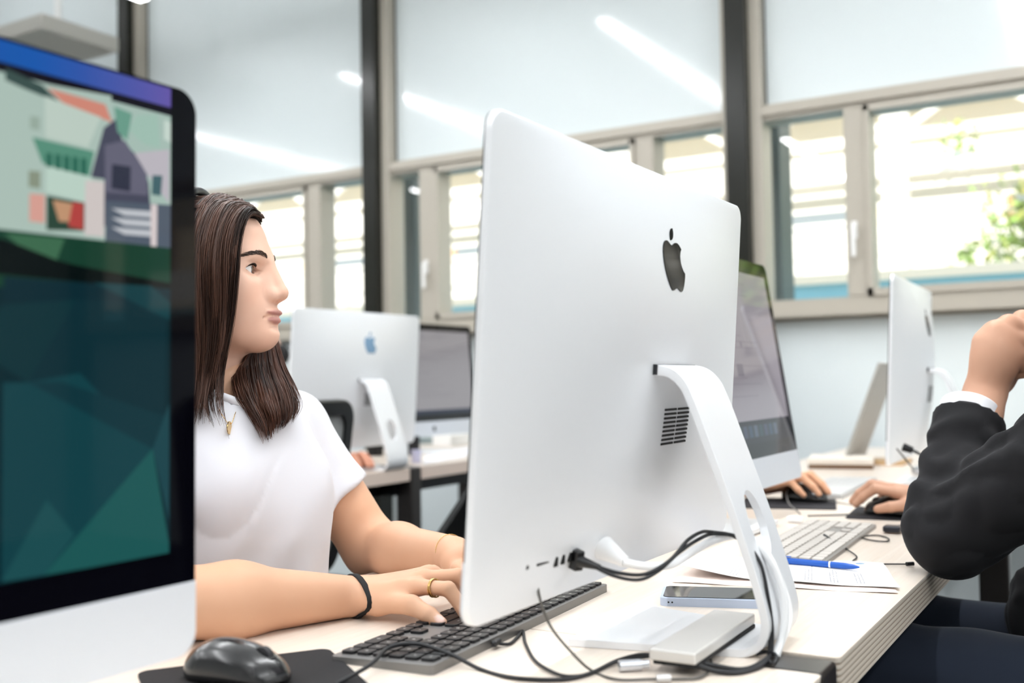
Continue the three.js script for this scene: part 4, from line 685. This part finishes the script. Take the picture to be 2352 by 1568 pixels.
const lipField = union([ell(V(0, -0.0605, 0.0855), [0.0245, 0.0042, 0.0105], 0.001), ell(V(0, -0.0708, 0.0845), [0.0215, 0.0052, 0.0098], 0.001)]);
function headColor(base) {
  return (x, y, z) => {
    const n = vnoise(x * 160, y * 160, z * 160) * 0.35 + vnoise(x * 45, y * 45, z * 45) * 0.65;
    let c = mix(base, [base[0] * 0.98, base[1] * 0.92, base[2] * 0.89], sat(0.35 + 0.5 * n));
    c = mix(c, [base[0] * 0.97, base[1] * 0.78, base[2] * 0.72], 0.35 * sat(1 - Math.hypot(Math.abs(x) - 0.038, y + 0.032, (z - 0.06) * 0.7) / 0.026));
    c = mix(c, [base[0] * 0.93, base[1] * 0.74, base[2] * 0.66], 0.4 * sat(1 - Math.hypot(x, y + 0.036, z - 0.1) / 0.016));
    const l = lipField(x, y, z); if (z > 0.07) c = mix(c, lipC, sat((0.0012 - l) / 0.0018) * 0.9);
    return c;
  };
}
const headGeo = sdfMesh(headField, [-0.085, -0.2, -0.115], [0.085, 0.108, 0.118], 0.0021, headColor(skinF));
function eyeGeo(s) {
  const g = new THREE.SphereGeometry(EYE.r, 64, 48).scale(EYE.w, 1, 1).rotateY(s * EYE.a), p = g.attributes.position, c = new Float32Array(p.count * 3);
  for (let i = 0; i < p.count; i++) { const d = Math.hypot(p.getX(i) + s * 0.0012, p.getY(i) + 0.0002), k = p.getZ(i) < 0 ? lin('#e9e4e0') : d < 0.0023 ? lin('#050404') : d < 0.0056 ? mix(lin('#6a4029'), lin('#2c1910'), sat((d - 0.0035) / 0.002)) : d < 0.0062 ? lin('#2a1c16') : lin('#e9e4e0'); c.set(k, i * 3); }
  g.setAttribute('color', new THREE.BufferAttribute(c, 3)); g.deleteAttribute('uv'); return g.translate(s * EYE.x, EYE.y, EYE.z);
}
const eyeMat = new THREE.MeshPhysicalMaterial({ vertexColors: true, roughness: 0.08, clearcoat: 0.6 });
const eyes = [eyeGeo(-1), eyeGeo(1)];
const lidZ = (s, x, y) => { const p = lidPrim(s, 0.0013); let z = EYE.z + 0.02; for (let i = 0; i < 12; i++) z -= dist(p, x, y, z) * 0.9; return z; };
const browStrands = [], lash = [];
for (const s of [-1, 1]) {
  for (let i = 0; i < 210; i++) {
    const t = Math.pow(rnd(), 1.25), w = 0.0006 + 0.0034 * Math.pow(1 - t, 0.7) * sat(0.4 + t * 3), x = s * (0.0155 + 0.0345 * t), y = 0.0152 + 0.0052 * Math.sin(Math.PI * Math.min(1, t * 1.05)) - 0.001 * t + rr(-w, w), p0 = V(x, y, 0.1), q = [];
    for (let k = 0; k < 4; k++) { const p = V(x + s * k * 0.0022 * (0.5 + t), y + k * 0.0012 * (1 - 1.7 * t), 0.1 - 0.045 * t * t); for (let it = 0; it < 6; it++) { const d = headField(p.x, p.y, p.z); p.z -= d * 0.8; } p.z += 0.0004 + 0.0003 * k; q.push(p); }
    browStrands.push({ pts: q, r: 0.00026 + 0.0001 * (1 - t), c: mix(lin('#241812'), lin('#5a4234'), rnd()) });
  }
  for (let i = 0; i < 46; i++) { const u = -0.0138 + 0.0276 * i / 45, v = 0.0006 + u * 0.06 + 0.0056 * (1 - (u / 0.0150) ** 2), z = lidZ(s, s * (EYE.x + u), EYE.y + v), b = V(s * (EYE.x + u), EYE.y + v, z), d = V(s * u * 26, 0.25, 1).normalize(), q = []; for (let k = 0; k < 4; k++) q.push(b.clone().addScaledVector(d, k * 0.0017 * (0.25 + 0.75 * i / 45)).add(V(0, 0.0006 * k * k * 0.4, 0))); lash.push({ pts: q, r: 0.00028, c: lin('#0d0807') }); }
  const liner = []; for (let i = 0; i <= 14; i++) { const u = -0.0142 + 0.0284 * i / 14, v = 0.0006 + u * 0.06 + 0.0056 * (1 - (u / 0.0150) ** 2); liner.push(V(s * (EYE.x + u), EYE.y + v, lidZ(s, s * (EYE.x + u), EYE.y + v))); } lash.push({ pts: liner, r: 0.00042, c: lin('#2a1a14') });
}
const faceHair = strandGeo([...browStrands, ...lash]);
// hair cap over the skull, open at the face
const capField = (gap, low) => { const u = union([ell(V(0, 0.022, -0.014), [0.07 + gap, 0.076 + gap, 0.091 + gap], 0.02), ell(V(0, -0.03, -0.045), [0.072 + gap, 0.09, 0.062 + gap], 0.03)]); return (x, y, z) => smax(smax(u(x, y, z), z - (0.014 + 0.50 * y + (y > 0.05 ? (y - 0.05) * 0.45 : 0)), 0.006), low - y, 0.01); };
const capHair = sdfMesh(capField(0.0075, -0.1), [-0.09, -0.13, -0.13], [0.09, 0.115, 0.1], 0.004);
const shortField = capField(0.010, -0.05);
const capShort = sdfMesh((x, y, z) => shortField(x, y, z) + 0.003 * vnoise(x * 90, y * 45, z * 90) + 0.002 * vnoise(x * 220, y * 90, z * 220), [-0.095, -0.08, -0.14], [0.095, 0.118, 0.1], 0.004);
function headMatrix(O, face, s = 1, nod = 0) { const f = face.clone().normalize(), l = V(0, 1, 0).cross(f).normalize(), m = new THREE.Matrix4().makeBasis(l, V(0, 1, 0), f); return m.multiply(new THREE.Matrix4().makeRotationX(nod)).scale(V(s, s, s)).setPosition(O); }

// ================================================================ the woman in the white T-shirt
{
  const W = thing('person', 'woman with long dark hair in a white T-shirt typing at the keyboard', 'person', [0, 0, 0]);
  const nas = V(-1.023, 1.18, -1.071), face = V(Math.cos(25 * Math.PI / 180), 0, -Math.sin(25 * Math.PI / 180)), O = nas.clone().addScaledVector(face, -0.088), HM = headMatrix(O, face), HI = HM.clone().invert();
  const Lsh = V(-1.117, 0.955, -1.2), Lel = V(-1.018, 0.768, -1.268), Lwr = V(-0.812, 0.786, -1.19), Rsh = V(-1.117, 0.955, -0.885), Rel = V(-0.925, 0.787, -0.765), Rwr = at(818, 1368, 1.262);
  const neckB = V(-1.113, 1.0, -1.048);
  const rh = { wrist: Rwr, mcp: [at(958, 1347, 1.235), at(972, 1328, 1.258), at(985, 1318, 1.282), at(995, 1316, 1.305)],
    f: [[at(1030, 1352, 1.212), at(1063, 1397, 1.205), at(1074, 1426, 1.205)], [at(1052, 1322, 1.25), at(1086, 1362, 1.245), at(1092, 1396, 1.243)], [at(1056, 1330, 1.29), at(1078, 1366, 1.288), at(1082, 1392, 1.285)], [at(1046, 1340, 1.318), at(1062, 1368, 1.315), at(1066, 1388, 1.31)]],
    thumb: [at(868, 1388, 1.235), at(945, 1389, 1.205), at(985, 1412, 1.19), at(1013, 1432, 1.18)] };
  const armR = [cap(Rsh, Rel, 0.05, 0.041, 0.02), cap(Rel, L3(Rel, Rwr, 0.4), 0.040, 0.041, 0.02), cap(L3(Rel, Rwr, 0.4), Rwr, 0.0405, 0.0232, 0.02), ...handPrims(rh, 0.98)];
  const lh = handPose(true, frame4(Lwr.clone().add(V(-0.002, -0.032, 0)), -H - 0.25, 0.95));
  const armL = [cap(Lsh, Lel, 0.05, 0.042, 0.02), cap(Lel, L3(Lel, Lwr, 0.35), 0.040, 0.037, 0.02), cap(L3(Lel, Lwr, 0.35), Lwr, 0.037, 0.0235, 0.02), ...handPrims(lh, 0.95)];
  const tn = rh.thumb[3].clone().lerp(rh.thumb[2], 0.25).add(V(0.006, 0.006, 0.004));
  const chest = [cap(V(-1.112, 1.02, -1.045), V(-1.09, 0.93, -1.06), 0.052, 0.075, 0.03), ell(V(-1.085, 0.885, -1.068), [0.09, 0.11, 0.14], 0.04), cap(neckB.clone().add(V(0, -0.03, 0)), Lsh, 0.036, 0.044, 0.04), cap(neckB.clone().add(V(0, -0.03, 0)), Rsh, 0.036, 0.044, 0.04)];
  const skinW = lin('#e0b191');
  part('body', mergeSkin([headGeo.clone().applyMatrix4(HM), skinMesh(chest, 0.006, skinW), skinMesh(armR, 0.0032, skinW, [[tn, 0.0068]]), skinMesh(armL, 0.0042, skinW)]), skinMat, W);
  for (const g of eyes) part('eye', g.clone().applyMatrix4(HM), eyeMat, W);
  part('eyebrows_and_lashes', faceHair.clone().applyMatrix4(HM), hairMat, W);
  // T-shirt
  const sleeve = (a, b, t, r0, r1) => { const e = L3(a, b, t), d = b.clone().sub(a).normalize(), c = cap(a, L3(a, b, t + 0.25), r0, r1, 0.05); return (x, y, z) => smax(dist(c, x, y, z), (x - e.x) * d.x + (y - e.y) * d.y + (z - e.z) * d.z, 0.009); };
  const trunk = union([ell(V(-1.088, 0.88, -1.055), [0.106, 0.15, 0.138], 0.04), ell(V(-1.085, 0.67, -1.055), [0.110, 0.24, 0.136], 0.09), ...both(s => ell(V(-1.035, 0.86, -1.055 + s * 0.055), [0.05, 0.06, 0.05], 0.06)), cap(neckB.clone().add(V(0.0, -0.03, 0)), Lsh, 0.045, 0.05, 0.05), cap(neckB.clone().add(V(0.0, -0.03, 0)), Rsh, 0.045, 0.05, 0.05)]);
  const sl = sleeve(Lsh, Lel, 0.56, 0.050, 0.059), sr = sleeve(Rsh, Rel, 0.5, 0.055, 0.062);
  const neckCut = cap(V(-1.125, 1.35, -1.05), V(-1.085, 0.985, -1.052), 0.075, 0.068, 0.01);
  const shirtField = (x, y, z) => {
    let d = smin(smin(trunk(x, y, z), sl(x, y, z), 0.03), sr(x, y, z), 0.03);
    const fx = z * 11 + y * 6, ridge = 1 - 2 * Math.abs(vnoise(fx * 1.3 + 2 * vnoise(y * 6, z * 6, 3.1), y * 3.4 - z * 5, x * 4)), fold = ridge * 0.55 + vnoise(fx * 2.1 + 4, y * 9 - z * 6, x * 11) * 0.35;
    d += fold * 0.02 * sat((1.0 - y) * 5);
    d = smax(d, -dist(neckCut, x, y, z), 0.004);
    return Math.max(d, 0.5 - y);
  };
  part('t_shirt', sdfMesh(shirtField, [-1.25, 0.48, -1.4], [-0.88, 1.06, -0.72], 0.0055), cloth('#dcdce1'), W);
  { // ribbed collar along the neckline
    const a = V(...neckCut.a), dv = V(...neckCut.d), n1 = V(0, 0, 1).cross(dv).normalize(), n2 = dv.clone().cross(n1).normalize(), ring = [];
    for (let i = 0; i < 48; i++) { const an = i / 48 * Math.PI * 2; let best = null; for (let t = 0.4; t < 1.25; t += 0.004) { const rad = neckCut.ra + (neckCut.rb - neckCut.ra) * Math.min(1, t) + 0.001, p = a.clone().addScaledVector(dv, t).addScaledVector(n1, Math.cos(an) * rad).addScaledVector(n2, Math.sin(an) * rad); if (trunk(p.x, p.y, p.z) < 0) { best = p; break; } } if (best) ring.push(best); }
    if (ring.length > 20) part('collar', new THREE.TubeGeometry(new THREE.CatmullRomCurve3(ring, true), 120, 0.0058, 10, true), cloth('#dcdce1'), W);
  }
  // trousers and shoes
  const hipL = V(-1.1, 0.53, -1.16), hipR = V(-1.1, 0.53, -0.97), legs = [];
  for (const h of [hipL, hipR]) legs.push(cap(h, V(h.x + 0.4, 0.52, h.z), 0.085, 0.06, 0.06), cap(V(h.x + 0.4, 0.52, h.z), V(h.x + 0.36, 0.1, h.z), 0.058, 0.045, 0.03));
  legs.push(ell(V(-1.1, 0.56, -1.065), [0.12, 0.09, 0.17], 0.08)); const lb = bounds(legs, 0.02);
  part('trousers', sdfMesh(union(legs), ...lb, 0.012), cloth('#22252d'), W);
  for (const h of [hipL, hipR]) part('shoe', sdfMesh(union([ell(V(h.x + 0.42, 0.045, h.z), [0.13, 0.045, 0.045], 0.02), cap(V(h.x + 0.36, 0.05, h.z), V(h.x + 0.36, 0.11, h.z), 0.04, 0.042, 0.02)]), [h.x + 0.25, 0, h.z - 0.07], [h.x + 0.58, 0.16, h.z + 0.07], 0.008), M.white, W);
  // hair
  const roughHead = union([facePrims[0], facePrims[1], facePrims[2], facePrims[3], ...facePrims.slice(4, 8), neckPrims[0]]);
  const headW = (x, y, z) => { const e = HI.elements; return roughHead(e[0] * x + e[4] * y + e[8] * z + e[12], e[1] * x + e[5] * y + e[9] * z + e[13], e[2] * x + e[6] * y + e[10] * z + e[14]); };
  const front = (x, y, d) => { for (let q = d - 0.16; q < d; q += 0.004) { const p = at(x, y, q); if (shirtField(p.x, p.y, p.z) < 0.012) return q; } return d; };
  const G = l => l.map(([x, y, d]) => { const f = front(x, y, d), t = sat((y - 790) / 130); return at(x, y, d + (f - d) * t * t * (3 - 2 * t)); });
  const near = [
    G([[601, 505, 1.455], [577, 490, 1.425], [553, 510, 1.395], [537, 565, 1.375], [531, 630, 1.372], [522, 730, 1.375], [508, 840, 1.385], [512, 930, 1.35], [528, 1012, 1.32]]),
    G([[592, 490, 1.455], [560, 476, 1.415], [530, 510, 1.38], [514, 580, 1.362], [512, 660, 1.365], [508, 760, 1.37], [492, 850, 1.38], [480, 920, 1.36], [505, 985, 1.33]]),
    G([[572, 470, 1.455], [528, 468, 1.405], [500, 520, 1.37], [488, 600, 1.355], [490, 690, 1.36], [487, 780, 1.37], [475, 860, 1.375], [462, 930, 1.36], [458, 980, 1.34]]),
    G([[540, 458, 1.455], [495, 470, 1.405], [470, 530, 1.37], [460, 620, 1.355], [462, 710, 1.36], [462, 800, 1.37], [455, 880, 1.375], [446, 940, 1.36], [440, 985, 1.34]]),
    G([[505, 452, 1.46], [462, 480, 1.41], [438, 550, 1.375], [430, 640, 1.365], [432, 730, 1.37], [435, 820, 1.375], [428, 900, 1.375], [420, 960, 1.36], [415, 1000, 1.34]]),
  ];
  const far = [
    G([[560, 785, 1.475], [548, 840, 1.455], [558, 900, 1.44], [588, 962, 1.43], [608, 1018, 1.42]]), G([[588, 780, 1.50], [588, 845, 1.475], [602, 920, 1.45], [620, 970, 1.44], [622, 1012, 1.43]]),
    G([[612, 775, 1.525], [618, 845, 1.50], [638, 910, 1.485], [648, 960, 1.465], [640, 994, 1.455]]), G([[630, 770, 1.55], [638, 835, 1.53], [664, 890, 1.515], [680, 930, 1.495], [668, 978, 1.475]]),
  ];
  const dark = lin('#1c120e'), light = lin('#6c4d40');
  const strands = [
    ...sheetStrands(near, 2200, { th: 0.008, push: [[headW, 0.006], [shirtField, 0.003]], clumps: 70, end: 0.62, dark, light, r: 0.0006, wave: 0.008, freq: 11, lift: 0.006 }),
    ...sheetStrands(near.slice(0, 2), 40, { th: 0.009, push: [[headW, 0.004]], clumps: 12, end: 0.86, r: 0.0005, dark, light, wave: 0.006 }),
    ...sheetStrands(far, 1500, { th: 0.014, push: [[headW, 0.004], [shirtField, 0.003]], clumps: 46, end: 0.62, dark, light: lin('#6a4536'), r: 0.0007, wave: 0.006, freq: 8, fly: 0 }),
  ];
  // top of the head: front hairline to the crown
  const topG = [[-0.052, 0.058], [-0.03, 0.075], [0.0, 0.082], [0.03, 0.075], [0.052, 0.058]].map(([x, y0]) => [[x, y0 - 0.013, 0.058 - Math.abs(x) * 0.5], [x * 1.08, y0 + 0.003, 0.046 - Math.abs(x) * 0.35], [x * 1.25, 0.098 - Math.abs(x) * 0.35, 0.0], [x * 1.3, 0.085 - Math.abs(x) * 0.3, -0.05], [x * 1.3, 0.04, -0.098], [x * 1.2, -0.03, -0.112], [x * 1.1, -0.12, -0.1]].map(p => V(...p).applyMatrix4(HM)));
  strands.push(...sheetStrands(topG, 900, { th: 0.003, push: [[headW, 0.0055]], clumps: 70, end: 0.85, dark, light, r: 0.00075, wave: 0.0015 }));
  part('hair', strandGeo(strands), hairMat, W);
  const fill = [cap(at(462, 700, 1.40), at(462, 900, 1.41), 0.034, 0.022, 0.03), cap(at(440, 560, 1.43), at(440, 860, 1.43), 0.045, 0.03, 0.03), cap(at(500, 640, 1.40), at(492, 840, 1.41), 0.014, 0.010, 0.02), cap(at(590, 790, 1.56), at(600, 900, 1.515), 0.022, 0.024, 0.03), cap(at(600, 900, 1.505), at(632, 975, 1.462), 0.024, 0.016, 0.03), cap(at(480, 780, 1.56), at(500, 900, 1.56), 0.04, 0.04, 0.04), cap(at(560, 770, 1.57), at(600, 860, 1.55), 0.03, 0.022, 0.03)];
  const ff = union(fill), [flo, fhi] = bounds(fill, 0.01);
  part('hair_mass', mergeGeometries([capHair.clone().applyMatrix4(HM).toNonIndexed(), sdfMesh((x, y, z) => smax(ff(x, y, z), -headW(x, y, z) + 0.002, 0.004), flo, fhi, 0.005).toNonIndexed()]), hairBase, W, 'dark brown hair underneath the strands');
  // hairband over the crown
  const hb = []; for (let i = 0; i <= 24; i++) { const a = -0.2 + (Math.PI + 0.4) * i / 24; hb.push(V(Math.cos(a) * 0.088, 0.012 + Math.sin(a) * 0.1, -0.02).applyMatrix4(HM)); }
  part('hairband', new THREE.TubeGeometry(new THREE.CatmullRomCurve3(hb), 60, 0.0062, 10), M.black, W, 'black hairband');
  // jewellery
  const ringAt = (c, axis, R1, r, m, name, label, sq = 1) => { const g = new THREE.TorusGeometry(R1, r, 12, 40); if (sq !== 1) g.scale(1, 1, sq); g.applyQuaternion(new THREE.Quaternion().setFromUnitVectors(V(0, 0, 1), axis.clone().normalize())); return part(name, g.translate(c.x, c.y, c.z), m, W, label); };
  const gold = mat('#dcb878', 0.25, 1);
  { // hair tie: a band that follows the wrist all round
    const fR = union(armR), z = Rwr.clone().sub(Rel).normalize(), x = V(0, 1, 0).addScaledVector(z, -z.y).normalize(), y = z.clone().cross(x), c = L3(Rel, Rwr, 0.985), n = 48, pos = [], idx = [];
    for (let i = 0; i < n; i++) { const a = i / n * Math.PI * 2, d = x.clone().multiplyScalar(Math.cos(a)).addScaledVector(y, Math.sin(a)); let r = 0.012; for (let k = 0; k < 40; k++) { const q = c.clone().addScaledVector(d, r), v = fR(q.x, q.y, q.z); if (v > 0.0001) break; r += Math.max(0.0004, -v * 0.8); } for (const [w, e] of [[-0.004, 0], [-0.0035, 0.0022], [0.0035, 0.0022], [0.004, 0]]) { const q = c.clone().addScaledVector(d, r + e - 0.0004).addScaledVector(z, w); pos.push(q.x, q.y, q.z); } }
    for (let i = 0; i < n; i++) for (let k = 0; k < 3; k++) { const a = i * 4 + k, b = ((i + 1) % n) * 4 + k; idx.push(a, b, a + 1, b, b + 1, a + 1); }
    const g = new THREE.BufferGeometry(); g.setAttribute('position', new THREE.Float32BufferAttribute(pos, 3)); g.setIndex(idx); g.computeVertexNormals(); part('hair_tie', g, mat('#0d0c0d', 0.8, 0, { side: THREE.DoubleSide }), W, 'black elastic hair tie round the wrist');
  }
  const fd = rh.f[0][0].clone().sub(rh.mcp[0]); const rc = L3(rh.mcp[0], rh.f[0][0], 0.52);
  ringAt(rc, fd, 0.0103, 0.0011, gold, 'finger_ring', 'gold ring'); ringAt(rc.clone().addScaledVector(fd.clone().normalize(), 0.003), fd.clone().add(V(0, 0.006, 0.004)), 0.0105, 0.0009, gold, 'finger_ring', 'gold ring');
  ringAt(L3(Lel, Lwr, 0.97), Lwr.clone().sub(Lel).add(V(0, 0.03, 0)), 0.0258, 0.0005, gold, 'bracelet', 'thin gold bracelet');
  const pend = at(526, 985, 1.36); pushOut(pend, shirtField, 0.005);
  const nk = [at(545, 925, 1.40), at(538, 955, 1.38), at(528, 975, 1.36), at(515, 960, 1.36), at(500, 935, 1.37)].map(p => pushOut(p, shirtField, 0.001));
  part('necklace', tube(nk, 0.0005, 40, 5), gold, W, 'thin gold chain with a round pendant');
  part('pendant', new THREE.CylinderGeometry(0.0085, 0.0085, 0.0014, 28).rotateZ(H).rotateY(0.5).translate(pend.x, pend.y, pend.z), gold, W, 'round gold pendant');
}
// ---------------------------------------------------------------- other people
const shoesAndLegs = (Pn, hips, dir, trouser, len = 0.42, ky = 0.53) => {
  const legs = []; for (const h of hips) { const k = h.clone().addScaledVector(dir, len).setY(ky); legs.push(cap(h, k, 0.092, 0.066, 0.06), cap(k, V(k.x - dir.x * 0.04, 0.1, k.z - dir.z * 0.04), 0.064, 0.05, 0.03)); }
  legs.push(ell(hips[0].clone().add(hips[1]).multiplyScalar(0.5).add(V(0, 0.03, 0)), [0.13, 0.1, 0.18], 0.08));
  const b = bounds(legs, 0.03), u = union(legs); part('trousers', sdfMesh((x, y, z) => u(x, y, z) + 0.006 * vnoise(x * 14, y * 18, z * 14), ...b, 0.011), trouser, Pn);
  for (const h of hips) { const k = h.clone().addScaledVector(dir, len); part('shoe', sdfMesh(union([ell(V(k.x + dir.x * 0.03, 0.045, k.z), [0.14, 0.045, 0.048], 0.02), cap(V(k.x - dir.x * 0.04, 0.05, k.z), V(k.x - dir.x * 0.04, 0.12, k.z), 0.042, 0.046, 0.02)]), [k.x - 0.2, 0, k.z - 0.08], [k.x + 0.2, 0.18, k.z + 0.08], 0.009), M.black, Pn); }
};
{ // man in the dark jacket: left elbow on the desk, fist raised; right hand on the mouse
  const Pn = thing('person', 'man in a dark jacket with his elbow on the desk and fist raised', 'person', [0, 0, 0]);
  const el = at(2188, 1215, 1.475), cuffC = at(2222, 962, 1.565), wr = at(2262, 905, 1.585), sh = V(0.035, 1.0, -1.5), rsh = V(0.06, 1.0, -1.92), rel = V(-0.07, 0.83, -2.12), rwr = V(-0.33, 0.775, -2.17);
  const fist = { wrist: wr, mcp: [at(2348, 735, 1.60), at(2318, 745, 1.585), at(2286, 762, 1.58), at(2262, 785, 1.585)],
    f: [[at(2425, 740, 1.60), at(2440, 800, 1.615), at(2400, 815, 1.62)], [at(2405, 760, 1.58), at(2425, 815, 1.6), at(2385, 830, 1.61)], [at(2372, 785, 1.575), at(2395, 838, 1.59), at(2360, 850, 1.6)], [at(2335, 812, 1.575), at(2360, 855, 1.585), at(2330, 862, 1.595)]],
    thumb: [at(2300, 880, 1.62), at(2350, 830, 1.65), at(2392, 790, 1.65), at(2420, 760, 1.64)] };
  const rh = handPose(false, frame4(rwr.clone().add(V(0, -0.03, 0)), H, 1.03), 0.004);
  const skin = lin('#cda086'), bigPalm = [ell(L3(wr, fist.mcp[2], 0.6).add(V(0.004, 0, 0)), [0.029, 0.042, 0.029], 0.02), ell(L3(wr, fist.mcp[1], 0.62), [0.026, 0.04, 0.026], 0.02), ...fist.mcp.map(m => ball(m, 0.0145, 0.008))];
  const left = [cap(L3(el, wr, 0.7), wr, 0.035, 0.0305, 0.02), ...handPrims(fist, 1.18), ...bigPalm];
  const right = [cap(rel, rwr, 0.036, 0.029, 0.02), ...handPrims(rh, 1.08)];
  const HM = headMatrix(V(0.03, 1.19, -1.72), V(-1, -0.1, -0.05), 1.06);
  part('body', mergeSkin([headGeo.clone().applyMatrix4(HM), skinMesh(left, 0.0034, skin), skinMesh(right, 0.005, skin)]), skinMat, Pn);
  for (const g of eyes) part('eye', g.clone().applyMatrix4(HM), eyeMat, Pn);
  part('eyebrows_and_lashes', faceHair.clone().applyMatrix4(HM), hairMat, Pn);
  part('hair', capShort.clone().applyMatrix4(HM), hairBase, Pn);
  // white shirt cuff
  const ax = wr.clone().sub(el).normalize(), c0 = cuffC.clone().addScaledVector(ax, -0.02), c1 = cuffC.clone().addScaledVector(ax, 0.021);
  { const q = new THREE.Quaternion().setFromUnitVectors(V(0, 1, 0), ax), L = c0.distanceTo(c1), g = new THREE.LatheGeometry([[0.0415, -L / 2], [0.0425, L / 2 - 0.002], [0.0418, L / 2], [0.0395, L / 2], [0.0390, -L / 2]].map(p => new THREE.Vector2(...p)), 40).applyQuaternion(q).translate((c0.x + c1.x) / 2, (c0.y + c1.y) / 2, (c0.z + c1.z) / 2); part('shirt_cuff', g, cloth('#f0f1f5'), Pn, 'white shirt cuff'); }
  const cutF = cap(L3(el, cuffC, -0.02), cuffC.clone().addScaledVector(ax, 0.03), 0.064, 0.0495, 0.03);
  const trunk = union([ell(V(0.1, 0.86, -1.71), [0.13, 0.22, 0.19], 0.06), ell(V(0.12, 0.62, -1.71), [0.14, 0.2, 0.18], 0.08), cap(V(0.07, 1.01, -1.71), sh, 0.06, 0.072, 0.05), cap(V(0.07, 1.01, -1.71), rsh, 0.06, 0.072, 0.05), cap(sh, el, 0.075, 0.064, 0.045), cap(V(0.08, 0.64, -1.71), V(-0.09, 0.66, -1.76), 0.13, 0.1, 0.08), cap(rsh, rel, 0.075, 0.058, 0.04), cap(rel, L3(rel, rwr, 0.72), 0.056, 0.045, 0.03)]);
  const jf = (x, y, z) => {
    const fore = smax(dist(cutF, x, y, z), (x - cuffC.x) * ax.x + (y - cuffC.y) * ax.y + (z - cuffC.z) * ax.z, 0.003);
    let d = smin(trunk(x, y, z), fore, 0.022); const calm = sat(-((x - cuffC.x) * ax.x + (y - cuffC.y) * ax.y + (z - cuffC.z) * ax.z) * 28);
    const t = (x - el.x) * ax.x + (y - el.y) * ax.y + (z - el.z) * ax.z, wr1 = Math.sin(t * 95 + 3 * vnoise(x * 20, y * 20, z * 20) + (x - z) * 25) * 0.0038 * sat(t * 14 + 0.4) * sat((0.2 - t) * 12);
    d += calm * wr1 + calm * 0.0035 * vnoise(x * 16, y * 16, z * 16) + calm * 0.003 * (1 - 2 * Math.abs(vnoise(x * 24, y * 30, z * 24)));
    return smax(d, Math.hypot(x - 0.05, (z + 1.71)) < 0.065 && y > 0.98 ? 0.06 - Math.hypot(x - 0.05, z + 1.71) : -1, 0.004);
  };
  const knit = new THREE.MeshPhysicalMaterial({ color: '#141417', roughness: 0.95, sheen: 0.25, sheenRoughness: 0.6, sheenColor: new THREE.Color('#8d8d98') });
  part('jacket', sdfMesh(jf, [-0.42, 0.42, -2.3], [0.32, 1.12, -1.36], 0.0072), knit, Pn);
  shoesAndLegs(Pn, [V(0.1, 0.56, -1.6), V(0.1, 0.56, -1.82)], V(-1, 0, 0), cloth('#1b2433', 0.95), 0.44, 0.595);
}
function colleague(label, torso, faceDir, headO, shirt, skinHex, hand, elbow, leftHand, hairMaterial) {
  const Pn = thing('person', label, 'person', [0, 0, 0]), skin = lin(skinHex), d = faceDir.clone().setY(0).normalize(), side = V(0, 1, 0).cross(d);   // side: the person's left
  const HM = headMatrix(headO, faceDir, 1.02), sL = torso.clone().addScaledVector(side, 0.18).add(V(0, 0.1, 0)), sR = torso.clone().addScaledVector(side, -0.18).add(V(0, 0.1, 0)), sh = leftHand ? sL : sR, so = leftHand ? sR : sL;
  const hp = [cap(elbow, hand.wrist, 0.038, 0.027, 0.02), ...handPrims(hand, 1.05)];
  part('body', mergeSkin([headGeo.clone().applyMatrix4(HM), skinMesh(hp, 0.0042, skin)]), skinMat, Pn);
  part('hair', capShort.clone().applyMatrix4(HM), hairMaterial, Pn);
  const oe = so.clone().addScaledVector(d, 0.16).setY(0.8), ow = oe.clone().addScaledVector(d, 0.2).addScaledVector(side, leftHand ? 0.06 : -0.06).setY(0.79);
  const pr = [ell(torso, [0.14, 0.2, 0.14 + 0.05 * Math.abs(d.x)], 0.06), ell(torso.clone().add(V(-d.x * 0.02, -0.22, 0)), [0.14, 0.2, 0.17], 0.08), cap(sL, sR, 0.06, 0.06, 0.05), cap(sh, elbow, 0.062, 0.054, 0.03), cap(elbow, L3(elbow, hand.wrist, 0.55), 0.052, 0.044, 0.03), cap(so, oe, 0.062, 0.054, 0.03), cap(oe, ow, 0.052, 0.044, 0.03), cap(torso.clone().add(V(0, 0.12, 0)), torso.clone().addScaledVector(d, 0.01).add(V(0, 0.17, 0)), 0.06, 0.055, 0.03)];
  const b = bounds(pr, 0.03), u = union(pr); part('sweater', sdfMesh((x, y, z) => u(x, y, z) + 0.006 * vnoise(x * 12, y * 12, z * 12), ...b, 0.011), shirt, Pn);
  const hip = torso.clone().addScaledVector(d, -0.03).setY(0.53); shoesAndLegs(Pn, [hip.clone().addScaledVector(side, 0.1), hip.clone().addScaledVector(side, -0.1)], d, cloth('#23262f'), 0.4);
  return Pn;
}
{
  const m = frame4(V(-0.765, TOP + 0.005, -2.33), -H - 0.12, 1.02), h3 = handPose(false, m, 0.004);
  colleague('person behind the large computer, only the hand on the black mouse in view', V(-1.16, 0.9, -2.5), V(1, -0.05, 0.05), V(-1.1, 1.17, -2.5), cloth('#3a3d44'), '#d9a685', h3, V(-1.0, 0.775, -2.3), false, hairBase);
  const hw = at(775, 1040, 3.42), hb = handPose(false, frame4(hw.clone().add(V(0, -0.03, 0)).setY(TOP + 0.0), -H - 0.3, 1.0), 0.003);
  const bgp = colleague('person at the background desk hidden behind the woman\u2019s hair, wearing a headset', V(-2.93, 0.88, -2.62), V(1, -0.06, 0), at(590, 800, 3.62), cloth('#4a4b52'), '#d69a80', hb, V(-2.82, 0.775, -2.5), false, hairBase);
  const e = at(640, 815, 3.58); part('headset_cup', new THREE.CylinderGeometry(0.036, 0.036, 0.03, 24).rotateX(H).translate(e.x, e.y, e.z), M.blackMatte, bgp);
}
scene.updateMatrixWorld(true);
renderer.render(scene, camera);
